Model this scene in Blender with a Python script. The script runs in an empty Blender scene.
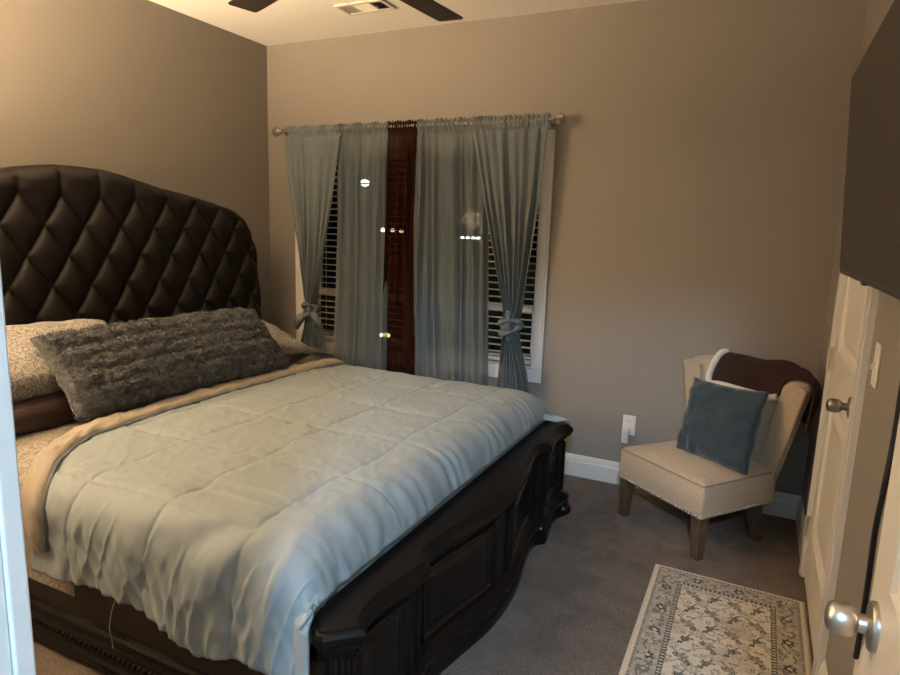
import bpy, bmesh, math, random
import numpy as np
from mathutils import Vector, Matrix

random.seed(7)
PI = math.pi
SC = bpy.context.scene
COL = SC.collection

# ------------------------------------------------------------------ camera
YAW, PITCH, ROLL, FPX = 0.4498, 0.1705, 0.0324, 634.6
CAM = Vector((3.2088, -3.5985, 1.4367))
fw = Vector((-math.sin(YAW) * math.cos(PITCH), math.cos(YAW) * math.cos(PITCH), -math.sin(PITCH)))
rt = Vector((math.cos(YAW), math.sin(YAW), 0))
up = rt.cross(fw)
rt, up = rt * math.cos(ROLL) + up * math.sin(ROLL), -rt * math.sin(ROLL) + up * math.cos(ROLL)
cam_data = bpy.data.cameras.new('camera')
cam_data.sensor_fit = 'HORIZONTAL'
cam_data.sensor_width = 36.0
cam_data.lens = 36.0 * FPX / 900.0
cam_data.clip_start = 0.05
cam = bpy.data.objects.new('camera', cam_data)
m3 = Matrix((rt, up, -fw)).transposed()
cam.matrix_world = Matrix.Translation(CAM) @ m3.to_4x4()
COL.objects.link(cam)
SC.camera = cam

# ------------------------------------------------------------------ world, lights, exposure
world = bpy.data.worlds.new('night_sky')
SC.world = world
world.use_nodes = True
world.node_tree.nodes['Background'].inputs[0].default_value = (0.05, 0.07, 0.11, 1)
world.node_tree.nodes['Background'].inputs[1].default_value = 0.01
SC.view_settings.view_transform = 'Standard'
SC.view_settings.look = 'None'
SC.view_settings.gamma = 1.0
SC.view_settings.use_curve_mapping = False
SC.view_settings.exposure = 0.12


def light(name, loc, power, color, radius):
    d = bpy.data.lights.new(name, 'POINT')
    d.energy = power
    d.color = color
    d.shadow_soft_size = radius
    o = bpy.data.objects.new(name, d)
    o.location = loc
    COL.objects.link(o)
    return o


LAMP = (0.15, -2.97, 1.55)
light('bedside_lamp_light', LAMP, 50, (1.0, 0.72, 0.43), 0.11)
# the open top of the lamp's shade throws a wide cone of light at the ceiling
cone = bpy.data.lights.new('bedside_lamp_upward_light', 'SPOT')
cone.energy = 560
cone.color = (1.0, 0.72, 0.43)
cone.spot_size = math.radians(172)
cone.spot_blend = 0.45
cone.shadow_soft_size = 0.09
cone_o = bpy.data.objects.new('bedside_lamp_upward_light', cone)
cone_o.location = (LAMP[0], LAMP[1], LAMP[2] + 0.06)
cone_o.rotation_euler = (math.pi, 0, 0)
COL.objects.link(cone_o)
light('hall_ceiling_light', (3.5, -4.9, 2.5), 330, (0.46, 0.73, 1.0), 0.12)
light('yard_light', (0.9, 1.6, 2.6), 5, (0.85, 1.0, 0.7), 0.1)  # unseen light added to brighten the hedge; no fixture stands there

W, H = 3.52, 2.631
YF = -3.30            # room side of the front wall


# ------------------------------------------------------------------ materials
def mat(name, col, rough=0.6, metal=0.0, var=0.0, vscale=8.0, bump=0.0, bscale=200.0, spec=0.5, sheen=0.0,
        emit=None, estr=0.0, bdist=0.002, detail=4.0, col2=None):
    m = bpy.data.materials.new(name)
    m.use_nodes = True
    nt = m.node_tree
    b = nt.nodes['Principled BSDF']
    b.inputs['Base Color'].default_value = (*col, 1)
    b.inputs['Roughness'].default_value = rough
    b.inputs['Metallic'].default_value = metal
    b.inputs['Specular IOR Level'].default_value = spec
    if sheen:
        b.inputs['Sheen Weight'].default_value = sheen
        b.inputs['Sheen Roughness'].default_value = 0.5
    if emit:
        b.inputs['Emission Color'].default_value = (*emit, 1)
        b.inputs['Emission Strength'].default_value = estr
    tc = nt.nodes.new('ShaderNodeTexCoord')
    if var or col2:
        n = nt.nodes.new('ShaderNodeTexNoise')
        n.inputs['Scale'].default_value = vscale
        n.inputs['Detail'].default_value = detail
        nt.links.new(tc.outputs['Object'], n.inputs['Vector'])
        r = nt.nodes.new('ShaderNodeValToRGB')
        r.color_ramp.elements[0].position = 0.32
        r.color_ramp.elements[1].position = 0.68
        c2 = col2 or tuple(min(1, c * (1 + var)) for c in col)
        c1 = col if col2 else tuple(c * (1 - var) for c in col)
        r.color_ramp.elements[0].color = (*c1, 1)
        r.color_ramp.elements[1].color = (*c2, 1)
        nt.links.new(n.outputs['Fac'], r.inputs['Fac'])
        nt.links.new(r.outputs['Color'], b.inputs['Base Color'])
    if bump:
        n2 = nt.nodes.new('ShaderNodeTexNoise')
        n2.inputs['Scale'].default_value = bscale
        n2.inputs['Detail'].default_value = 3
        nt.links.new(tc.outputs['Object'], n2.inputs['Vector'])
        bp = nt.nodes.new('ShaderNodeBump')
        bp.inputs['Strength'].default_value = bump
        bp.inputs['Distance'].default_value = bdist
        nt.links.new(n2.outputs['Fac'], bp.inputs['Height'])
        nt.links.new(bp.outputs['Normal'], b.inputs['Normal'])
    return m


def sheer_mat(name, col, opacity):
    m = bpy.data.materials.new(name)
    m.use_nodes = True
    nt = m.node_tree
    for n in list(nt.nodes):
        nt.nodes.remove(n)
    out = nt.nodes.new('ShaderNodeOutputMaterial')
    mix = nt.nodes.new('ShaderNodeMixShader')
    mix.inputs[0].default_value = opacity
    tr = nt.nodes.new('ShaderNodeBsdfTransparent')
    d = nt.nodes.new('ShaderNodeBsdfDiffuse')
    t = nt.nodes.new('ShaderNodeBsdfTranslucent')
    d.inputs[0].default_value = (*col, 1)
    t.inputs[0].default_value = (*col, 1)
    m2 = nt.nodes.new('ShaderNodeMixShader')
    m2.inputs[0].default_value = 0.25
    nt.links.new(d.outputs[0], m2.inputs[1])
    nt.links.new(t.outputs[0], m2.inputs[2])
    nt.links.new(tr.outputs[0], mix.inputs[1])
    nt.links.new(m2.outputs[0], mix.inputs[2])
    nt.links.new(mix.outputs[0], out.inputs[0])
    # woven threads vary the opacity a little
    tc = nt.nodes.new('ShaderNodeTexCoord')
    n = nt.nodes.new('ShaderNodeTexNoise')
    n.inputs['Scale'].default_value = 40
    mp = nt.nodes.new('ShaderNodeMapping')
    mp.inputs['Scale'].default_value = (1, 1, 0.05)
    nt.links.new(tc.outputs['Object'], mp.inputs[0])
    nt.links.new(mp.outputs[0], n.inputs['Vector'])
    mr = nt.nodes.new('ShaderNodeMapRange')
    mr.inputs[1].default_value = 0.3
    mr.inputs[2].default_value = 0.7
    mr.inputs[3].default_value = max(0, opacity - 0.03)
    mr.inputs[4].default_value = min(1, opacity + 0.03)
    nt.links.new(n.outputs['Fac'], mr.inputs[0])
    nt.links.new(mr.outputs[0], mix.inputs[0])
    return m


def glass_mat(name):
    m = bpy.data.materials.new(name)
    m.use_nodes = True
    nt = m.node_tree
    for n in list(nt.nodes):
        nt.nodes.remove(n)
    out = nt.nodes.new('ShaderNodeOutputMaterial')
    mix = nt.nodes.new('ShaderNodeMixShader')
    fr = nt.nodes.new('ShaderNodeFresnel')
    fr.inputs[0].default_value = 1.3
    tr = nt.nodes.new('ShaderNodeBsdfTransparent')
    gl = nt.nodes.new('ShaderNodeBsdfGlossy')
    gl.inputs['Roughness'].default_value = 0.0
    nt.links.new(fr.outputs[0], mix.inputs[0])
    nt.links.new(tr.outputs[0], mix.inputs[1])
    nt.links.new(gl.outputs[0], mix.inputs[2])
    nt.links.new(mix.outputs[0], out.inputs[0])
    return m


def pattern_mat(name, base, dark, scale=30.0, rough=0.85):
    """cream cloth printed with a scrolling leaf pattern"""
    m = mat(name, base, rough, bump=0.25, bscale=350)
    nt = m.node_tree
    b = nt.nodes['Principled BSDF']
    tc = nt.nodes.new('ShaderNodeTexCoord')
    w = nt.nodes.new('ShaderNodeTexNoise')
    w.inputs['Scale'].default_value = scale * 0.5
    nt.links.new(tc.outputs['Object'], w.inputs['Vector'])
    add = nt.nodes.new('ShaderNodeMixRGB')
    add.blend_type = 'LINEAR_LIGHT'
    add.inputs[0].default_value = 0.06
    nt.links.new(tc.outputs['Object'], add.inputs[1])
    nt.links.new(w.outputs['Color'], add.inputs[2])
    v = nt.nodes.new('ShaderNodeTexVoronoi')
    v.feature = 'DISTANCE_TO_EDGE'
    v.inputs['Scale'].default_value = scale
    nt.links.new(add.outputs[0], v.inputs['Vector'])
    v2 = nt.nodes.new('ShaderNodeTexVoronoi')
    v2.inputs['Scale'].default_value = scale * 1.7
    nt.links.new(add.outputs[0], v2.inputs['Vector'])
    r = nt.nodes.new('ShaderNodeValToRGB')
    r.color_ramp.elements[0].position = 0.06
    r.color_ramp.elements[0].color = (*dark, 1)
    r.color_ramp.elements[1].position = 0.12
    r.color_ramp.elements[1].color = (*base, 1)
    nt.links.new(v.outputs['Distance'], r.inputs[0])
    r2 = nt.nodes.new('ShaderNodeValToRGB')
    r2.color_ramp.elements[0].position = 0.22
    r2.color_ramp.elements[0].color = (*[d * 1.25 for d in dark], 1)
    r2.color_ramp.elements[1].position = 0.3
    r2.color_ramp.elements[1].color = (*base, 1)
    nt.links.new(v2.outputs['Distance'], r2.inputs[0])
    mx = nt.nodes.new('ShaderNodeMixRGB')
    mx.blend_type = 'DARKEN'
    mx.inputs[0].default_value = 1
    nt.links.new(r.outputs[0], mx.inputs[1])
    nt.links.new(r2.outputs[0], mx.inputs[2])
    nt.links.new(mx.outputs[0], b.inputs['Base Color'])
    return m


M = dict(
    wall=mat('taupe_wall_paint', (0.247, 0.223, 0.2), 0.55, bump=0.12, bscale=160, var=0.02, vscale=3),
    ceiling=mat('ceiling_paint', (0.84, 0.81, 0.76), 0.9, bump=0.3, bscale=120),
    carpet=mat('taupe_carpet', (0.165, 0.132, 0.112), 0.95, col2=(0.30, 0.245, 0.21), vscale=130, detail=8, bump=1.0, bscale=420, bdist=0.008, spec=0.1),
    trim=mat('white_trim_paint', (0.66, 0.645, 0.62), 0.35),
    door=mat('white_door_paint', (0.72, 0.69, 0.63), 0.38, bump=0.04, bscale=60),
    slat=mat('white_blind_slat', (0.6, 0.575, 0.53), 0.5),
    nickel=mat('satin_nickel', (0.62, 0.58, 0.53), 0.36, 1.0),
    bronze=mat('aged_nickel', (0.30, 0.26, 0.22), 0.3, 1.0),
    hinge=mat('hinge_metal', (0.6, 0.55, 0.47), 0.4, 0.6),
    black_wood=mat('espresso_lacquer', (0.006, 0.005, 0.005), 0.34, bump=0.05, bscale=40, spec=0.13),
    black_gloss=mat('espresso_lacquer_gloss', (0.006, 0.005, 0.005), 0.22, spec=0.25),
    rail=mat('espresso_rail', (0.012, 0.008, 0.006), 0.45, var=0.2, vscale=12),
    leather=mat('brown_bonded_leather', (0.0058, 0.0037, 0.0030), 0.45, bump=0.1, bscale=300, spec=0.3, var=0.12, vscale=6),
    comforter=mat('sage_blue_microfiber', (0.25, 0.30, 0.325), 0.62, bump=0.35, bscale=40, bdist=0.004, sheen=0.1, spec=0.3),
    comforter_edge=mat('shaded_comforter_edge', (0.10, 0.125, 0.15), 0.8),  # blue edge piping, its colour darkened for the gap shadow by the cuff
    cuff=mat('cream_comforter_lining', (0.31, 0.275, 0.225), 0.8, bump=0.4, bscale=60, bdist=0.003, var=0.05, vscale=20),
    sheet=pattern_mat('cream_scroll_print', (0.33, 0.295, 0.25), (0.19, 0.17, 0.15), 38),
    sham=pattern_mat('grey_scroll_print', (0.36, 0.34, 0.31), (0.15, 0.14, 0.135), 44),
    maroon=mat('chocolate_satin', (0.028, 0.009, 0.006), 0.45, bump=0.15, bscale=80, sheen=0.2),
    fur=mat('grey_faux_fur', (0.060, 0.064, 0.070), 0.95, col2=(0.13, 0.136, 0.142), vscale=45, spec=0.1, sheen=0.2),
    mattress=mat('mattress_ticking', (0.5, 0.48, 0.44), 0.9, bump=0.1),
    sheer=sheer_mat('blue_grey_voile', (0.155, 0.192, 0.215), 0.72),
    tied=sheer_mat('blue_grey_voile_gathered', (0.20, 0.237, 0.258), 0.90),
    brown_sheer=sheer_mat('brown_voile', (0.030, 0.0095, 0.0055), 0.945),
    rod=mat('brushed_steel', (0.26, 0.25, 0.24), 0.5, 1.0),
    glass=glass_mat('window_glass'),
    finial=mat('mercury_glass', (0.6, 0.57, 0.52), 0.12, 0.8),
    linen=mat('beige_linen', (0.43, 0.355, 0.27), 0.85, var=0.08, vscale=60, bump=0.5, bscale=500, bdist=0.001, sheen=0.15),
    welt=mat('linen_welting', (0.27, 0.21, 0.15), 0.85, bump=0.3),
    nail=mat('nailhead_pewter', (0.55, 0.50, 0.44), 0.3, 1.0),
    leg=mat('weathered_oak', (0.065, 0.040, 0.024), 0.5, col2=(0.115, 0.072, 0.044), vscale=20, bump=0.1, bscale=60),
    velvet=mat('teal_blue_velvet', (0.012, 0.031, 0.049), 0.75, var=0.15, vscale=9, bump=0.25, bscale=30, bdist=0.003, sheen=0.3),
    fleece=mat('brown_fleece', (0.022, 0.0068, 0.004), 0.95, var=0.2, vscale=14, bump=0.5, bscale=90, bdist=0.003, sheen=0.03),
    sherpa=mat('white_sherpa', (0.75, 0.71, 0.66), 0.95, bump=1.0, bscale=140, bdist=0.006),
    plastic=mat('white_plastic', (0.75, 0.72, 0.66), 0.35),
    plug=mat('pale_grey_plastic', (0.60, 0.58, 0.55), 0.4),
    slot=mat('dark_slot', (0.03, 0.03, 0.03), 0.6),
    tv=mat('black_tv_bezel', (0.012, 0.012, 0.012), 0.35),
    screen=mat('matte_dark_screen', (0.030, 0.026, 0.022), 0.42, spec=0.35),
    cable=mat('black_cable', (0.008, 0.008, 0.008), 0.5),
    fan=mat('dark_walnut_blade', (0.030, 0.021, 0.015), 0.5, var=0.15, vscale=12),
    fan_metal=mat('oil_rubbed_bronze', (0.03, 0.022, 0.018), 0.4, 0.8),
    vent=mat('painted_vent', (0.66, 0.61, 0.54), 0.5),
    vent_dark=mat('vent_cavity', (0.10, 0.09, 0.08), 0.8),
    grass=mat('night_lawn', (0.04, 0.07, 0.02), 0.95, var=0.4, vscale=3),
    hedge=mat('boxwood_hedge', (0.05, 0.09, 0.03), 0.8, var=0.5, vscale=9),
    post=mat('black_post', (0.02, 0.02, 0.02), 0.5),
    white_glow=mat('white_lamp_glow', (0.9, 0.95, 0.8), 0.5, emit=(0.9, 1.0, 0.72), estr=16),
    warm_glow=mat('warm_lamp_glow', (0.9, 0.8, 0.5), 0.5, emit=(1.0, 0.80, 0.45), estr=14),
    yellow_glow=mat('yellow_lamp_glow', (0.9, 0.8, 0.3), 0.5, emit=(1.0, 0.86, 0.28), estr=30),
    dim_glow=mat('pale_lamp_glow', (0.8, 0.8, 0.7), 0.5, emit=(0.95, 1.0, 0.85), estr=7),
)


def mottle(m, scale, lo, hi):
    nt = m.node_tree
    b = nt.nodes['Principled BSDF']
    src = b.inputs['Base Color'].links[0].from_socket
    tc = nt.nodes.new('ShaderNodeTexCoord')
    n = nt.nodes.new('ShaderNodeTexNoise')
    n.inputs['Scale'].default_value = scale
    n.inputs['Detail'].default_value = 5
    n.inputs['Distortion'].default_value = 0.8
    nt.links.new(tc.outputs['Object'], n.inputs['Vector'])
    mr = nt.nodes.new('ShaderNodeMapRange')
    mr.inputs[1].default_value = 0.35
    mr.inputs[2].default_value = 0.65
    mr.inputs[3].default_value = lo
    mr.inputs[4].default_value = hi
    nt.links.new(n.outputs['Fac'], mr.inputs[0])
    mx = nt.nodes.new('ShaderNodeVectorMath')
    mx.operation = 'SCALE'
    nt.links.new(src, mx.inputs[0])
    nt.links.new(mr.outputs[0], mx.inputs['Scale'])
    nt.links.new(mx.outputs[0], b.inputs['Base Color'])


mottle(M['carpet'], 7, 0.82, 1.12)


# ------------------------------------------------------------------ mesh builder
class MB:
    def __init__(s):
        s.v, s.f = [], []

    def add(s, vs, fs):
        o = len(s.v)
        s.v += [tuple(map(float, p)) for p in vs]
        s.f += [tuple(o + i for i in f) for f in fs]
        return s

    def box(s, x0, x1, y0, y1, z0, z1):
        return s.add([(x, y, z) for x in (x0, x1) for y in (y0, y1) for z in (z0, z1)],
                     [(0, 1, 3, 2), (4, 6, 7, 5), (0, 4, 5, 1), (2, 3, 7, 6), (0, 2, 6, 4), (1, 5, 7, 3)])

    def grid(s, P, cu=False, cv=False, flip=False):
        """P: array (n, m, 3)"""
        P = np.asarray(P)
        n, m = P.shape[:2]
        fs = []
        for i in range(n if cu else n - 1):
            for j in range(m if cv else m - 1):
                a, b = i * m + j, i * m + (j + 1) % m
                c, d = ((i + 1) % n) * m + (j + 1) % m, ((i + 1) % n) * m + j
                fs.append((a, d, c, b) if flip else (a, b, c, d))
        return s.add(P.reshape(-1, 3), fs)

    def loops(s, L, cap0=True, cap1=True):
        """closed loops stacked"""
        L = [np.asarray(l) for l in L]
        m = len(L[0])
        o = len(s.v)
        s.grid(np.array(L), cv=True)
        n = len(L)
        if cap0:
            s.f.append(tuple(o + k for k in range(m))[::-1])
        if cap1:
            s.f.append(tuple(o + (n - 1) * m + k for k in range(m)))
        return s

    def tube(s, pts, r, n=8, cap=True):
        pts = [Vector(p) for p in pts]
        rs = r if hasattr(r, '__len__') else [r] * len(pts)
        L = []
        prev = None
        for i, p in enumerate(pts):
            t = (pts[min(i + 1, len(pts) - 1)] - pts[max(i - 1, 0)]).normalized()
            if prev is None:
                a = Vector((0, 0, 1)) if abs(t.z) < 0.9 else Vector((1, 0, 0))
                u = t.cross(a).normalized()
            else:
                u = (prev - t * prev.dot(t)).normalized()
            prev = u
            w = t.cross(u)
            L.append([p + (u * math.cos(2 * PI * k / n) + w * math.sin(2 * PI * k / n)) * rs[i] for k in range(n)])
        return s.loops(L, cap, cap)

    def lathe(s, prof, origin=(0, 0, 0), axis='z', n=24):
        """prof: list of (radius, height along axis)"""
        L = []
        o = Vector(origin)
        for r, h in prof:
            ring = []
            for k in range(n):
                c, d = r * math.cos(2 * PI * k / n), r * math.sin(2 * PI * k / n)
                p = {'z': (c, d, h), 'x': (h, c, d), '-x': (-h, d, c), 'y': (d, h, c), '-y': (c, -h, d)}[axis]
                ring.append(o + Vector(p))
            L.append(ring)
        return s.loops(L)

    def ball(s, c, r, n=8, m=6, sc=(1, 1, 1), rot=None):
        L = []
        R = rot or Matrix.Identity(3)
        for i in range(m + 1):
            t = -PI / 2 + PI * (0.02 + 0.96 * i / m)
            L.append([Vector(c) + R @ Vector((r * sc[0] * math.cos(t) * math.cos(2 * PI * k / n),
                                              r * sc[1] * math.cos(t) * math.sin(2 * PI * k / n),
                                              r * sc[2] * math.sin(t))) for k in range(n)])
        return s.loops(L)

    def build(s, name, m, parent=None, smooth=True, angle=40, loc=None, recalc=True):
        me = bpy.data.meshes.new(name)
        me.from_pydata(s.v, [], s.f)
        if recalc:
            bm = bmesh.new()
            bm.from_mesh(me)
            bmesh.ops.recalc_face_normals(bm, faces=bm.faces)
            bm.to_mesh(me)
            bm.free()
        me.materials.append(m)
        if smooth:
            me.polygons.foreach_set('use_smooth', [True] * len(me.polygons))
            me.set_sharp_from_angle(angle=math.radians(angle))
        me.update()
        o = bpy.data.objects.new(name, me)
        COL.objects.link(o)
        if parent:
            o.parent = parent
        if loc is not None:
            o.location = loc
        return o


def thing(name, label, cat, loc=(0, 0, 0), rz=0.0, group=None):
    o = bpy.data.objects.new(name, None)
    o.empty_display_size = 0.1
    COL.objects.link(o)
    o.location = loc
    o.rotation_euler = (0, 0, rz)
    return tag(o, label, cat, group)


def tag(o, label, cat, group=None):
    o['label'] = label
    o['category'] = cat
    if group:
        o['group'] = group
    return o


def structure(o, label=None):
    o['kind'] = 'structure'
    if label:
        o['label'] = label
    return o


def bevel(o, w, seg=2, ang=40):
    b = o.modifiers.new('bevel', 'BEVEL')
    b.width = w
    b.segments = seg
    b.limit_method = 'ANGLE'
    b.angle_limit = math.radians(ang)
    b.harden_normals = False
    return o


def solidify(o, t, off=-1):
    b = o.modifiers.new('thickness', 'SOLIDIFY')
    b.thickness = t
    b.offset = off
    return o


# ------------------------------------------------------------------ numpy noise
_rs = np.random.RandomState(11)
_perm = _rs.rand(256, 256)


def vnoise(x, y):
    x = np.asarray(x, float)
    y = np.asarray(y, float)
    xi, yi = np.floor(x).astype(int), np.floor(y).astype(int)
    fx, fy = x - xi, y - yi
    fx, fy = fx * fx * fx * (fx * (fx * 6 - 15) + 10), fy * fy * fy * (fy * (fy * 6 - 15) + 10)
    g = lambda a, b: _perm[a % 256, b % 256]
    return ((g(xi, yi) * (1 - fx) + g(xi + 1, yi) * fx) * (1 - fy) + (g(xi, yi + 1) * (1 - fx) + g(xi + 1, yi + 1) * fx) * fy) * 2 - 1


def fbm(x, y, o=4):
    r, a = 0, 1.0
    for k in range(o):
        r = r + a * vnoise(x * 2 ** k + 17.3 * k, y * 2 ** k - 9.1 * k)
        a *= 0.5
    return r


def grid_normals(P):
    du = np.gradient(P, axis=0)
    dv = np.gradient(P, axis=1)
    n = np.cross(du, dv)
    return n / (np.linalg.norm(n, axis=2, keepdims=True) + 1e-9)


def sstep(a, b, x):
    t = np.clip((np.asarray(x, float) - a) / (b - a), 0, 1)
    return t * t * (3 - 2 * t)


# ================================================================== ROOM SHELL
structure(MB().box(-0.1, 5.2, -6.2, 0.15, -0.1, 0).build('floor', M['carpet'], smooth=False))
structure(MB().box(-0.1, 5.2, -6.2, 0.15, H, H + 0.1).build('ceiling', M['ceiling'], smooth=False))
structure(MB().box(-0.12, 0, -3.42, 0.15, 0, H).build('wall_left', M['wall'], smooth=False))
WX0, WX1, WZ0, WZ1 = 0.325, 2.03, 0.615, 1.925      # window opening
w = MB()
w.box(0, WX0, 0, 0.13, 0, H).box(WX1, W, 0, 0.13, 0, H)
w.box(WX0, WX1, 0, 0.13, 0, WZ0).box(WX0, WX1, 0, 0.13, WZ1, H)
structure(w.build('wall_back', M['wall'], smooth=False))
# right wall with the closet doorway
DY0, DY1, DZ = -1.36, -0.636, 2.04
w = MB()
w.box(W, W + 0.12, DY1, 0.13, 0, H).box(W, W + 0.12, -3.42, DY0, 0, H).box(W, W + 0.12, DY0, DY1, DZ, H)
structure(w.build('wall_right', M['wall'], smooth=False))
# front wall with the entry doorway
JX0, JX1 = 2.631, 3.42
w = MB()
w.box(0, JX0 - 0.015, YF - 0.12, YF, 0, H).box(JX1 + 0.015, W, YF - 0.12, YF, 0, H)
w.box(JX0 - 0.015, JX1 + 0.015, YF - 0.12, YF, 2.06, H)
structure(w.build('wall_front', M['wall'], smooth=False))
w = MB()
w.box(1.9, JX0 - 0.1, -6.2, -6.1, 0, H).box(4.6, 4.72, -6.2, -3.42, 0, H).box(1.78, 1.9, -6.2, -3.42, 0, H).box(1.9, 4.6, -6.2, -6.1, 0, H)
structure(w.build('wall_hall', M['wall'], smooth=False))


def baseboard(name, pts):
    """pts along the wall, profile pushed to the left of travel"""
    prof = [(0, 0), (0.015, 0), (0.015, 0.088), (0.0105, 0.096), (0.0105, 0.106), (0.006, 0.118), (0.0035, 0.128), (0, 0.13)]
    mb = MB()
    for a, b in pts:
        a, b = Vector(a), Vector(b)
        t = (b - a).normalized()
        n = Vector((-t.y, t.x))
        mb.loops([[(q.x + n.x * o, q.y + n.y * o, z) for o, z in prof] for q in (a, b)])
    return structure(mb.build(name, M['trim'], angle=25))


baseboard('baseboard_back', [((W, 0), (0, 0))])
baseboard('baseboard_right', [((W, DY1 + 0.072), (W, 0)), ((W, YF), (W, DY0 - 0.072))])
baseboard('baseboard_left', [((0, 0), (0, YF))])
baseboard('baseboard_front', [((0, YF), (JX0 - 0.08, YF))])


def casing_strip(mb, axis, fixed, a0, a1, z0, z1, side, depth=0.018):
    """flat casing with a stepped edge; axis 'x': lies in a wall x=fixed and spans y a0..a1; side = sign into the room"""
    d = depth * side
    if axis == 'x':
        mb.box(min(fixed, fixed + d), max(fixed, fixed + d), a0, a1, z0, z1)
        mb.box(min(fixed, fixed + d * 1.35), max(fixed, fixed + d * 1.35), a0 + 0.012, a1 - 0.02, z0, z1)
    else:
        mb.box(a0, a1, min(fixed, fixed + d), max(fixed, fixed + d), z0, z1)
        mb.box(a0 + 0.012, a1 - 0.012, min(fixed, fixed + d * 1.35), max(fixed, fixed + d * 1.35), z0, z1)


# ------------------------------------------------------------------ entry door frame (left edge of the view)
mb = MB()
mb.box(JX0 - 0.015, JX0, YF - 0.12, YF, 0, 2.06).box(JX0, JX0 + 0.011, YF - 0.085, YF - 0.045, 0, 2.045)
mb.box(JX1, JX1 + 0.015, YF - 0.12, YF, 0, 2.06)
mb.box(JX0, JX1, YF - 0.12, YF, 2.045, 2.06)
casing_strip(mb, 'y', YF, JX0 - 0.075, JX0 + 0.004, 0, 2.11, 1)
casing_strip(mb, 'y', YF, JX0 - 0.075, JX1 + 0.075, 2.05, 2.12, 1)
casing_strip(mb, 'y', YF - 0.12, JX0 - 0.075, JX0 - 0.004, 0, 2.11, -1)
casing_strip(mb, 'y', YF - 0.12, JX1 + 0.004, JX1 + 0.075, 0, 2.11, -1)
jamb = structure(mb.build('trim_1', M['trim'], smooth=False), 'white painted frame of the entry doorway')
bevel(jamb, 0.002)


def panel_door(name, x_face, thick, y0, y1, z0, z1, panels, m):
    """slab whose room face is x = x_face (facing -x) with sunk panels; panels: (y0,y1,z0,z1)"""
    ys = sorted({y0, y1} | {p[0] for p in panels} | {p[1] for p in panels})
    zs = sorted({z0, z1} | {p[2] for p in panels} | {p[3] for p in panels})
    mb = MB()
    for i in range(len(ys) - 1):
        for k in range(len(zs) - 1):
            cy, cz = (ys[i] + ys[i + 1]) / 2, (zs[k] + zs[k + 1]) / 2
            if any(p[0] < cy < p[1] and p[2] < cz < p[3] for p in panels):
                continue
            mb.add([(x_face, ys[i], zs[k]), (x_face, ys[i + 1], zs[k]), (x_face, ys[i + 1], zs[k + 1]), (x_face, ys[i], zs[k + 1])], [(0, 1, 2, 3)])
    for a, b, c, d in panels:
        L = []
        for ins, dep in ((0, 0), (0.004, 0.006), (0.016, 0.009), (0.026, 0.016), (0.036, 0.016), (0.066, 0.005)):
            L.append([(x_face + dep, a + ins, c + ins), (x_face + dep, b - ins, c + ins), (x_face + dep, b - ins, d - ins), (x_face + dep, a + ins, d - ins)])
        mb.loops(L, cap0=False)
    xb = x_face + thick
    mb.add([(x_face, y0, z0), (x_face, y1, z0), (x_face, y1, z1), (x_face, y0, z1), (xb, y0, z0), (xb, y1, z0), (xb, y1, z1), (xb, y0, z1)],
           [(0, 4, 5, 1), (1, 5, 6, 2), (2, 6, 7, 3), (3, 7, 4, 0), (4, 7, 6, 5)])
    return mb.build(name, m, smooth=False)


def door_knob(parent, x, y, z, m, big=1.0, reach=0.92):
    b = big
    rose = MB().lathe([(0.0335 * b, 0), (0.0335 * b, 0.004), (0.031 * b, 0.0075), (0.02 * b, 0.0095), (0.0135 * b, 0.0115), (0.0125 * b, 0.018), (0.0125 * b, 0.03 * reach)], (x, y, z), '-x', 32)
    k = rose.build('door_knob', m, parent)
    MB().lathe([(q_ * b, h_ * reach) for q_, h_ in ((0.0125, 0.026), (0.016, 0.028), (0.0205, 0.034), (0.0228, 0.043), (0.0232, 0.053), (0.0222, 0.062),
                (0.0185, 0.069), (0.0115, 0.0735), (0.003, 0.075))], (x, y, z), '-x', 32).build('knob_ball', m, k)
    return k


# closet door in the right wall
pad = 0.105
d1 = panel_door('door_1', W - 0.008, 0.035, DY0 + 0.003, DY1 - 0.003, 0.012, DZ - 0.004,
                [(DY0 + pad, DY1 - pad, 0.23, 0.83), (DY0 + pad, DY1 - pad, 1.01, DZ - 0.14)], M['door'])
structure(d1, 'white two-panel closet door with a dark knob')
door_knob(d1, W - 0.008, -1.272, 0.914, M['bronze'])
for z in (0.235, 0.965, 1.79):
    hb = MB()
    hb.box(W - 0.020, W - 0.004, DY1 - 0.03, DY1 + 0.012, z - 0.045, z + 0.045)
    for k in range(5):
        hb.tube([(W - 0.026, DY1 - 0.004, z - 0.045 + k * 0.018 + 0.001), (W - 0.026, DY1 - 0.004, z - 0.045 + k * 0.018 + 0.017)], 0.0065, 8)
    hb.build('door_hinge', M['hinge'], d1)
mb = MB()
casing_strip(mb, 'x', W, DY1, DY1 + 0.07, 0, DZ + 0.07, -1)
casing_strip(mb, 'x', W, DY0 - 0.07, DY0, 0, DZ + 0.07, -1)
casing_strip(mb, 'x', W, DY0 - 0.07, DY1 + 0.07, DZ, DZ + 0.07, -1)
mb.box(W, W + 0.12, DY1, DY1 + 0.012, 0, DZ).box(W, W + 0.12, DY0 - 0.012, DY0, 0, DZ)
structure(mb.build('trim_2', M['trim'], smooth=False), 'white casing around the closet door')
structure(MB().box(W + 0.05, W + 0.12, DY0, DY1, 0, DZ).build('trim_3', M['slot'], smooth=False))

# open entry door standing against the right wall
EX = 3.397
d2 = panel_door('door_2', EX, 0.035, YF - 0.005, -2.588, 0.012, 2.035,
                [(YF + 0.10, -2.69, 0.23, 0.80), (YF + 0.10, -2.69, 1.0, 1.90)], M['door'])
structure(d2, 'open white entry door with a satin nickel knob')
door_knob(d2, EX, -2.642, 0.926, M['nickel'], 1.0, 0.80)

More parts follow.
